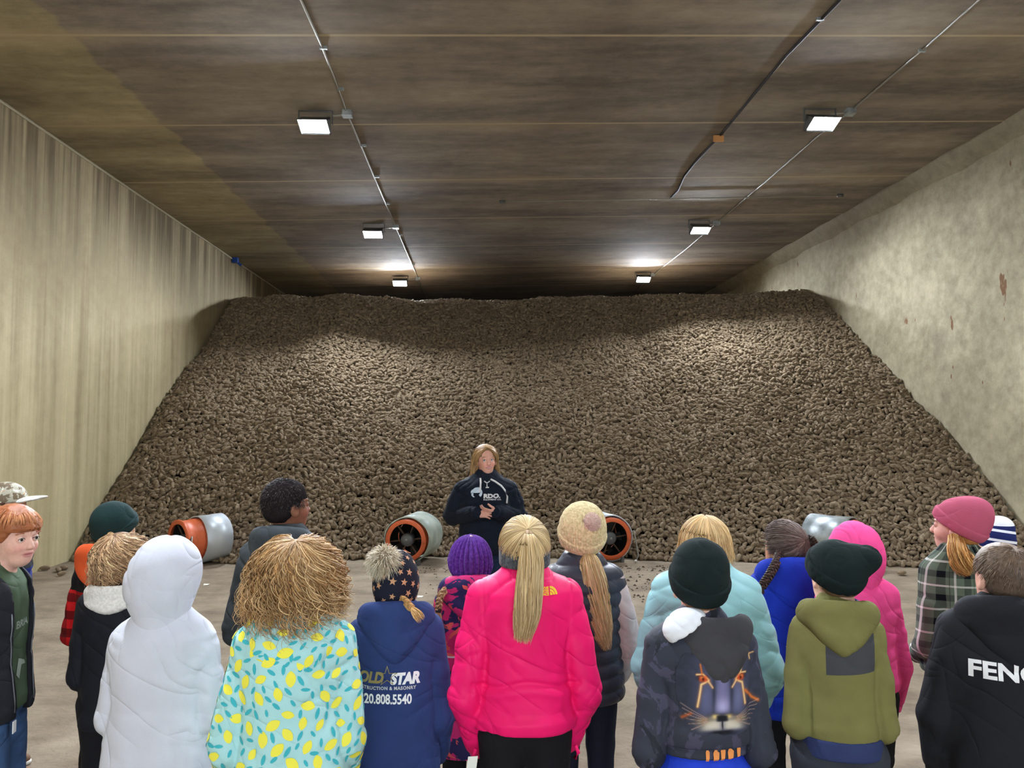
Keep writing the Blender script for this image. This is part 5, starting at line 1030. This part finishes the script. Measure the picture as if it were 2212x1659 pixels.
# ---- 14 panther hoodie
k = Kid('child in a black beanie and dark hoodie with a big cat face printed on it', 1510, 1177, 2.5, -2, (2, 2, 0), topoff=.024, group=G)
k.arms((.192, -.05, .80, .15, .10, .71), (.186, -.04, .80, .15, .10, .70)); k.body((228, 186, 166), neck=.05)
lm = m_blotch('dark_storm_print', [(48, 52, 64), (66, 66, 86), (34, 38, 46)], 5, [.54, .60], 5, seed=5, dist=1.5); o = k.top('printed_hoodie', lm, .98, 1.1, .575, puff=1.05, amp=.008, cuff=lm, h=.007, kfold=(.12, .1, .04)); k.rib_hem(lm, .055)
k.hood_down(cloth('dark_grey_hood', (62, 62, 66)), .125, .155, .055, ring=.032, ringr=.082, point=.75, dx=.03)
wl = cloth('white_hood_lining', (228, 232, 240), .85, 200, .2, .03); H_ = k.H
a_ = grid((-.22, -.20, .72 * H_), (.06, .0, .92 * H_), .005); Pq = P_(a_); ll = lambda px, py: k.loc(px, py, -.13); e0 = ll(1452, 1402); e1 = ll(1547, 1326); ec = ll(1490, 1362); nn_ = (e0[1] - e1[1], 0, e1[0] - e0[0]); d_ = ell(Pq, (ec[0], -.075, ec[1]), (.078, .062, .056), rotm(0, 0, -25)); d_ = smax(d_, plane(Pq, (-nn_[0], 0, -nn_[2]), (e0[0], 0, e0[1])), .006); d_ = smax(d_, Pq[2] - ll(1490, 1322)[1], .012); solid('hood_lining', a_, d_, wl, k.root, 2, lambda V, Nn: folds(V, Nn, .005, 8, (.08, .08, .03)))
k.pants(cloth('royal_blue_trousers', (36, 66, 200)), .006, (.10, .076, .064), top_=.6); k.shoes(SHOE, SOLE); bb = cloth('black_green_knit', (20, 32, 32), .95, 140, .5, .1)
k.beanie(bb, (.096, .112, .118), (0, -.014, .034), cuff=.062, cuffr=.008, front=.02, back=-.055, amp=.0045, slack=((.01, -.01, .085), (.074, .085, .068), .05)); k.cap_hair((150, 110, 76), nape=-.07)
# the printed face: a patch of fine coloured cells laid on the cloth
def paint(x, y):
    """x right, y up in metres from the patch centre; returns sRGB 0-255"""
    S = lambda cx, cy, rx, ry, p=2.0: np.exp(-(np.abs((x - cx) / rx) ** p + np.abs((y - cy) / ry) ** p))
    nz = vn3(np.stack([x, y, 0 * x], 1), .018, 3) * .6 + vn3(np.stack([x, y, 0 * x], 1), .006, 5) * .4; c = np.stack([44 + 14 * nz, 48 + 14 * nz, 58 + 20 * nz], 1)
    def add(m, col, a=1.0): nonlocal c; m = np.clip(m * a, 0, 1)[:, None]; c = c * (1 - m) + np.array(col, float) * m
    add(S(0, .005, .085, .13, 3), (78, 80, 110), .9); add(S(0, .045, .022, .10), (122, 118, 158), .85); add(S(0, -.02, .034, .04), (120, 116, 156), .8); add(S(0, -.034, .022, .026), (176, 172, 214), .85); add(S(-.055, -.01, .02, .06), (96, 102, 136), .8); add(S(.055, -.01, .02, .06), (110, 114, 152), .8)
    add(S(-.028, .02, .007, .09), (40, 44, 56), .7); add(S(.03, .02, .007, .09), (40, 44, 56), .7); add(S(0, -.062, .044, .010), (30, 32, 40), .7)
    for s in (-1, 1):
        add(S(s * .040, -.088, .040, .021, 6), (128, 124, 124), .9); add(S(s * .036, -.092, .032, .014, 5), (206, 198, 182), .9); add(S(s * .075, -.088, .02, .016), (96, 92, 88), .6); add(S(s * .060, -.075, .024, .012), (150, 120, 70), .5); add(S(s * .022, -.066, .013, .008), (236, 206, 130), .9)
    add(S(0, -.072, .019, .0095, 6), (22, 24, 30), .97); add(S(0, -.112, .030, .004, 4), (20, 20, 26), .9); add(S(0, -.090, .0025, .016, 3), (24, 24, 30), .9); add(S(0, -.115, .05, .006, 3), (26, 28, 34), .8)
    def line(pts, w, col, a=1.0):
        d = np.full(len(x), 9.0)
        for (x0, y0), (x1, y1) in zip(pts[:-1], pts[1:]):
            L_ = (x1 - x0) ** 2 + (y1 - y0) ** 2; t = np.clip(((x - x0) * (x1 - x0) + (y - y0) * (y1 - y0)) / L_, 0, 1); d = np.minimum(d, np.hypot(x - x0 - t * (x1 - x0), y - y0 - t * (y1 - y0)))
        add(np.exp(-(d / (w * 1.8)) ** 2), (190, 96, 40), a * .55); add(np.exp(-(d / w) ** 2), col, a)
    GL = (250, 214, 150); OR = (228, 120, 50)
    for s in (-1, 1):
        ex, ey = s * .062, .058; add(S(ex, ey, .017, .009, 3), (30, 20, 18), .95); GE = 1; line([(ex - s * .018, ey - .006), (ex, ey + .012), (ex + s * .02, ey + .010)], .0022, GL)
        line([(ex - s * .016, ey - .008), (ex + s * .006, ey - .02), (ex + s * .012, ey - .055), (ex + s * .018, ey - .09)], .0034, GL, .9); line([(ex - s * .016, ey - .01), (ex - s * .03, ey - .03)], .0028, GL, .8)
    for s in (-1, 1): add(S(s * .062, .056, .0125, .0095, 4), (226, 90, 44), 1); add(S(s * .064, .059, .005, .003), (255, 200, 120), .9); add(S(s * .062, .055, .0045, .006), (60, 16, 12), 1)
    line([(.062, .07), (.07, .10), (.06, .125), (.05, .115)], .0022, GL, .9); line([(.07, .10), (.095, .13), (.10, .105)], .002, GL, .8); line([(-.065, .07), (-.07, .10)], .002, OR, .8); line([(.075, .12), (.12, .122)], .0018, GL, .7)
    line([(.08, .01), (.11, -.02), (.128, -.028)], .004, OR, .8); line([(-.10, -.055), (-.125, -.07)], .004, (200, 90, 40), .6)
    for s in (-1, 1):
        for q in range(6): line([(s * .05, -.085 + q * .003), (s * (.10 + .006 * q), -.105 + q * .016)], .0008, (170, 170, 180), .7)
    return c
gx, gy_ = np.meshgrid(np.arange(-.145, .1451, .0021), np.arange(-.125, .1401, .0021), indexing='ij'); fx, fy_ = gx.ravel(), gy_.ravel(); cc = paint(fx, fy_)
bv = k.bvh(o); xc, zc = k.loc(1560, 1503, -.125); Vd = k.drape(list(zip(fx, fy_)), bv, (xc, zc), -1, .0025); nxg, nyg = gx.shape; i0 = (np.arange(nxg - 1)[:, None] * nyg + np.arange(nyg - 1)[None]).ravel(); Fd = np.stack([i0, i0 + nyg, i0 + nyg + 1, i0 + 1], 1)
edge = ((np.abs(fx) / .145) ** 4 + (np.abs(fy_ - .008) / .135) ** 4) + .5 * (vn3(np.stack([fx, fy_, 0 * fx], 1), .03, 9) - .5); inside = (edge < .85)[Fd].all(1)
mesh('cat_face_print', np.array(Vd), Fd[inside], vcol('cat_print', .85, .2), o, True, np.array([[((v / 255) / 12.92 if v / 255 <= .04045 else ((v / 255 + .055) / 1.055) ** 2.4) for v in r_] for r_ in cc]))
fl_m = plain('flame_print', (236, 150, 80), .8)
hb = [c for c in k.root.children if c.name.startswith('hem_band')][0]; bvh_ = k.bvh(hb); z0 = .575 * k.H - .02
for x0, hh_, w0 in ((-.01, .032, .005), (.018, .024, .008), (.040, .046, .006), (.066, .030, .008), (.095, .040, .005)): k.poly([(-w0, -.02), (w0, -.02), (w0 * 1.2, hh_ * .3), (w0 * .2, hh_ * .55), (w0 * 1.4, hh_), (-w0 * .6, hh_ * .7), (-w0 * 1.3, hh_ * .25)], (x0, z0), fl_m, bvh_, parent=hb, name='flame_print')
# ---- 15 blue hoodie, dark braid
k = Kid('girl with dark braided hair and a bun in a royal blue hoodie', 1694, 1127, 3.65, 0, (32, 2, 0), topoff=.012, group=G, hs=1.07)
k.arms((.205, -.02, .80, .15, .12, .70), (.205, -.02, .80, .15, .12, .70)); k.body((206, 152, 112)); bl_ = cloth('royal_blue_fleece', (26, 52, 168), .85, 200, .3, .06); o = k.top('hoodie', bl_, 1.12, 1.1, .32, puff=1.05, amp=.008); k.hood_down(bl_, .14, .15, .06, ring=.046, ringr=.092)
bv = k.bvh(o)
for pts in ([(.03, .075), (.035, .04), (.0, .03), (-.012, .05), (.012, .085)], [(.03, .03), (.034, .0), (.012, .0), (.02, .015)], [(.04, -.03), (.04, -.062), (.0, -.055), (-.034, -.038), (-.036, -.008), (-.01, -.02)], [(.0, .0), (.03, -.005), (.03, -.02), (.004, -.012)]): k.poly([(x * 1.35, y * 1.35) for x, y in pts], k.loc(1706, 1428, -.12), YEL, bv, parent=o)
k.pants(BLK); k.shoes(SHOE, SOLE); k.cap_hair((50, 38, 34), .006, amp=.003, ns=(.012, .012, .01), nape=-.07)
k.strands('pulled_hair', (66, 50, 44), 1400, (0, -.85, .25), (.0, .002), .016, .0015, 200, .0020, 16, (122, 104, 96), .0, psi=(2, 112), gap=20, var=.22, wave=.002)
k.ball('hair_bun', (.075, -.085, .035), .036, 700, (56, 40, 34), (90, 68, 58), .014, .0018, .003, core=(40, 30, 26))
L3 = lambda px, py, y: (k.loc(px, py, y)[0], y, k.loc(px, py, y)[1])
k.braid('braid', [L3(1684, 1196, -.07), L3(1676, 1218, -.13), L3(1661, 1245, -.165), L3(1645, 1268, -.17)], .022, (50, 36, 32), (84, 62, 52), 5, end=.03, endcol=(70, 50, 42))
# ---- 17 pink hood
k = Kid('child with a bubblegum pink hood pulled up, in a pink hoodie and black trousers', 1846, 1125, 3.3, -6, (6, 0, 0), topoff=.028, group=G)
k.arms((.19, -.02, .81, .15, .12, .72), (.185, -.01, .81, .19, .06, .64)); k.body((222, 180, 160)); pp = cloth('bubblegum_pink_fleece', (238, 78, 148), .85, 200, .25, .04); k.top('hoodie', pp, 1.0, 1.08, .49, puff=1.0, amp=.007, cuff=pp); k.hood_up(pp, .007, (.112, .140, .132)); k.pants(BLK); k.shoes(SHOE, SOLE)
# ---- 16 olive hoodie
k = Kid('child in a slouchy black beanie and olive hoodie with a grey back panel', 1800, 1160, 2.68, -14, (27, 4, -3), topoff=.026, group=G)
k.sw = .88; k.arms((.150, -.05, .80, .13, .12, .72), (.155, -.03, .80, .14, .12, .70)); k.body((228, 184, 160), neck=.05)
om = N('olive_fleece', .88, .2); x_, y_, z_ = om.xyz(); zb = k.loc(1842, 1462)[1]; zt_ = k.loc(1842, 1374)[1]; xa = k.loc(1786, 1420)[0]; xb = k.loc(1898, 1420)[0]
inb = om.m('MULTIPLY', om.m('MULTIPLY', om.m('GREATER_THAN', z_, om.m('ADD', zb, om.m('MULTIPLY', x_, .08))), om.m('LESS_THAN', z_, zt_)), om.m('MULTIPLY', om.m('LESS_THAN', om.m('ABSOLUTE', om.m('SUBTRACT', x_, (xa + xb) / 2)), (xb - xa) / 2), om.m('LESS_THAN', y_, 0)))
nf = om.ramp(om.noise(9, 3), .3, .7); om.color(om.mix(inb, om.mix(nf, lin((110, 108, 64)), lin((122, 120, 72))), lin((66, 68, 72)))); om.bump(om.noise(220, 2), .25, .002)
o = k.top('hoodie', om.mat, .82, 1.04, .525, puff=.95, amp=.007, cuff=om.mat); olv = cloth('olive_hood', (116, 114, 68)); k.hood_down(olv, .118, .115, .056, ring=.034, ringr=.086, point=.7)
nvy = cloth('navy_undershirt', (48, 58, 98)); k.hem = .525; k.rib_hem(nvy, .075, 'undershirt_hem', .010, .89, 1.08); k.hmesh('undershirt_collar', lambda P: smax(smax(np.sqrt(P[0] ** 2 + (P[1] + .02) ** 2) - .086, np.abs(P[2] + .118) - .028, .01), -(np.sqrt(P[0] ** 2 + (P[1] + .02) ** 2) - .070), .004), (-.1, -.12, -.16), (.1, .08, -.07), .005, nvy)
k.pants(cloth('charcoal_joggers', (52, 56, 64)), .006, (.10, .076, .062)); k.shoes(SHOE, SOLE)
k.beanie(bb, (.096, .114, .104), (0, -.016, .030), cuff=.060, cuffr=.006, front=.045, back=-.055, amp=.003, slack=((.085, -.075, .072), (.050, .050, .048), .05), creases=(((.03, -.03, .138), (.03, .02, .018)),)); k.cap_hair((120, 90, 66), nape=-.06)
# ---- 19 striped hat behind
k = Kid('child in a navy and white striped hat, mostly hidden behind the plaid jacket', 2146, 1122, 3.95, 10, (10, 0, 6), topoff=.03, group=G)
k.arms(POCK, POCK); k.body((222, 180, 160)); k.top('sweater', cloth('navy_sweater', (40, 48, 80)), 1, 1.05, .48, puff=1.1); k.pants(BLK); k.shoes(SHOE, SOLE)
sm = N('striped_knit', .95, .1); x_, y_, z_ = sm.xyz(); f_ = sm.m('FRACT', sm.m('ADD', sm.m('DIVIDE', sm.m('ADD', z_, sm.m('MULTIPLY', x_, .15)), .052), .30)); sm.color(sm.mix(sm.m('MAXIMUM', sm.m('GREATER_THAN', f_, .74), sm.m('GREATER_THAN', z_, k.H + .002)), lin((34, 42, 92)), lin((226, 228, 234)))); sm.bump(sm.noise(120, 3), .5, .003)
k.beanie(sm.mat, (.092, .104, .105), slack=((.015, -.03, .115), (.062, .068, .052), .04), cuff=.04); k.cap_hair((110, 84, 62), nape=-.06)
# ---- 18 plaid jacket, rose beanie
k = Kid('girl in a rose pink beanie and green plaid jacket, looking left', 2070, 1073, 3.42, 6, (38, 3, 0), topoff=.026, group=G, hs=1.06)
k.arms((.195, -.03, .83, .14, .12, .74), (.195, -.03, .83, .14, .12, .74)); k.body((228, 176, 158), (206, 120, 120), face=True); k.eyes((90, 110, 120), (170, 120, 80)); o = k.top('plaid_jacket', m_plaid(), 1.07, 1.16, .47, puff=1.12, amp=.008, collar=(.080, .020, .014)); k.pants(BLK); k.shoes(SHOE, SOLE)
k.beanie(cloth('rose_fleece', (176, 84, 108), .95, 160, .4, .05), (.096, .114, .106), (0, -.020, .034), cuff=.048, cuffr=.008, front=.052, back=-.058, amp=.004, slack=((.0, -.075, .085), (.062, .06, .056), .05)); k.cap_hair((176, 118, 64), nape=-.08, thick=.008)
nb = k.toP(np.array([[-.01, -.065, -.055]]))[0]; L3 = lambda px, py, y: (k.loc(px, py, y)[0], y, k.loc(px, py, y)[1])
k.tail('hair', [L3(2066, 1168, -.05), L3(2072, 1190, -.11), L3(2082, 1215, -.15), L3(2096, 1240, -.155)], .058, 700, (172, 116, 58), (222, 178, 112), .0018, (.8, 1, 1, .6), 16, .010, .25)
# ---- 20 black hoodie, FENG
k = Kid('boy with short brown hair in a black FENG hoodie, at the right edge', 2162, 1170, 2.62, -19, (22, 6, 0), topoff=.012, group=G, hs=1.04)
k.sw = 1.16; k.arms((.245, -.0, .81, .225, .07, .62), (.245, -.0, .81, .225, .07, .62)); k.body((222, 170, 150), hands=[dict(w=(-.228 * k.u, .075, .605 * k.u), f=(0, .1, -1), n=(1, 0, 0), side=1, curl=.8)], neck=.054)
bk = cloth('black_fleece', (30, 31, 36), .85, 220, .25, .06); o = k.top('hoodie', bk, 1.18, 1.12, .42, puff=1.02, ksl=.06, groove=.003, amp=.007, cuff=bk); k.hood_down(bk, .15, .15, .06, ring=.042, ringr=.100, point=.85); bv = k.bvh(o)
k.text('FENG', .086, k.loc(2099, 1466, -.14), WHT, off=.004, bv=bv, bold=.003, align='LEFT', parent=o, width=.205, height=.062)
k.pants(cloth('dark_navy_trousers', (36, 40, 60))); k.shoes(SHOE, SOLE); k.cap_hair((88, 72, 60), .010, amp=.0025, ns=(.005, .005, .012), nape=-.055, side=.012, col2=(112, 92, 74)); k.strands('short_hair', (92, 76, 62), 2600, (.1, -.35, .9), (.0, .001), .010, .0, 60, .0010, 6, (140, 118, 98), .0, psi=(3, 118), var=.16, wave=.0005, az=(65, 295), arcd=14)
# ---- 12 the speaker
k = Kid('woman with long blonde hair in a dark navy RDO hoodie and jeans facing the children', 1050, 961, 6.0, 180, (12, 2, 3), topoff=.012, group=None, hs=1.0)
k.Hc = k.Hc + np.array([0, .0, 0]); k.sw = 1.12; k.shz = .795; u = k.u
k.arms((.232, -.02, .965, .085, .165, 1.008), (.232, -.02, .965, .085, .165, 1.008))
wl_, wr_ = k.arm[0][2], k.arm[1][2]
k.body((232, 176, 156), (200, 110, 108), face=True, blush=.4, neck=.056, hands=[dict(w=wl_ + (.012, .012, .0), f=(1, .16, .14), n=(-.1, -.7, .75), side=-1, curls=(.45, .5, .55, .6), sc=.98, skin=(226, 170, 152)), dict(w=wr_ + (-.012, .012, .0), f=(-1, .28, -.02), n=(.1, -.6, -.35), side=1, curl=.32, sc=.98, skin=(230, 174, 156))])
k.eyes((110, 140, 170), (170, 130, 96), (-14, 0))
teeth = k.hmesh('teeth', lambda P: ell(P, (0, .0865, -.0556), (.020, .006, .0036)), (-.03, .07, -.065), (.03, .1, -.045), .0016, plain('teeth', (226, 222, 212), .3))
nvd = cloth('dark_navy_fleece', (22, 30, 44), .85, 200, .3, .06); o = k.top('hoodie', nvd, 1.14, 1.3, .50, puff=1.12, amp=.010, cuff=nvd, h=.008, armr=(.064, .058, .046), kfold=(.12, .1, .045)); k.hood_down(nvd, .13, .12, .06, ring=.038, ringr=.085, amp=.004)
bv = k.bvh(o); k.text('RDO.', .05, k.loc(1044.5, 1075.5, .16), WHT, bv=bv, side=1, bold=.003, parent=o, align='LEFT', off=.004, width=.130, height=.036); k.text('EQUIPMENT CO.', .02, k.loc(1044.5, 1080.5, .16), WHT, bv=bv, side=1, bold=.0006, parent=o, width=.138, height=.014, off=.004, align='LEFT')
# print sits towards her left hand in the picture; side=+1 mirrors x, so x runs to the picture's right
lg = plain('pale_blue_print', (206, 224, 240), .7); xl, zl = k.loc(1031, 1064, .16)
arc = [(.040 * math.cos(t), .040 * math.sin(t)) for t in np.linspace(R(-55), R(150), 18)] + [(.020 * math.cos(t), .020 * math.sin(t)) for t in np.linspace(R(150), R(-55), 14)]
k.poly(arc, (xl, zl), lg, bv, 1, 'emblem', .004, o)
k.poly([(-.05, .01), (-.035, .024), (.012, .024), (.02, .012), (.012, -.002), (-.03, -.004), (-.05, -.006)], (xl, zl), lg, bv, 1, 'emblem', .005, o)
k.poly([(-.045, -.008), (-.028, -.006), (-.030, -.022), (-.018, -.034), (-.030, -.036), (-.044, -.024)], (xl, zl), lg, bv, 1, 'emblem', .004, o)
def string(pts, r=.0075, nm='drawstring'):
    P3 = []
    for x, y in pts:
        h, nn, _, _ = bv.ray_cast(Vector((-x, .8, y)), Vector((0, -1, 0))); yy = h.y if h is not None else .1; P3.append((-x, yy + .006, y))
    MB().tube(P3, r, 8).build(nm, WHT, o, True)
Z = lambda py: k.loc(1050, py, .16)[1]
X = lambda px: k.loc(px, 1050, .16)[0]
string([(X(1038), Z(1034)), (X(1038.5), Z(1042)), (X(1038), Z(1052)), (X(1037), Z(1064))]); string([(X(1060), Z(1036)), (X(1070), Z(1041)), (X(1083), Z(1050)), (X(1091), Z(1060)), (X(1096), Z(1074)), (X(1095), Z(1088))])
string([(X(1046), Z(1040)), (X(1052), Z(1044)), (X(1058), Z(1040))], .005, 'lace'); string([(X(1049), Z(1053)), (X(1056), Z(1053))], .005, 'lace'); string([(X(1052), Z(1045)), (X(1052), Z(1053))], .004, 'lace')
H_ = k.H; a_ = grid((-.17 * u, .02, .50 * H_), (.17 * u, .28 * u, .66 * H_), .007); Pq = P_(a_); zs = np.array([.50, .55, .62, .66]) * H_
d_ = loft(Pq, zs, np.array([.135, .135, .10, .09]) * u, np.array([.166, .166, .162, .15]) * u * 1.02); solid('pouch_pocket', a_, smax(d_, .03 - Pq[1], .01), nvd, o, 2)
k.pants(cloth('dark_blue_denim', (38, 54, 84), .85, 420, .3, .2), .008, (.118, .086, .07), w=1.12); k.shoes(SHOE, SOLE)
k.cap_hair((128, 98, 62), .008, hairline=.060, nape=-.07, side=.035, amp=.004)
k.strands('long_hair', (150, 116, 74), 1900, (.014, .62, .78), (.105, .160), .020, .002, 24, .0016, 28, (206, 172, 122), .18, psi=(2, 112), var=.2, az=(62, 298), wave=.006, gap=20)
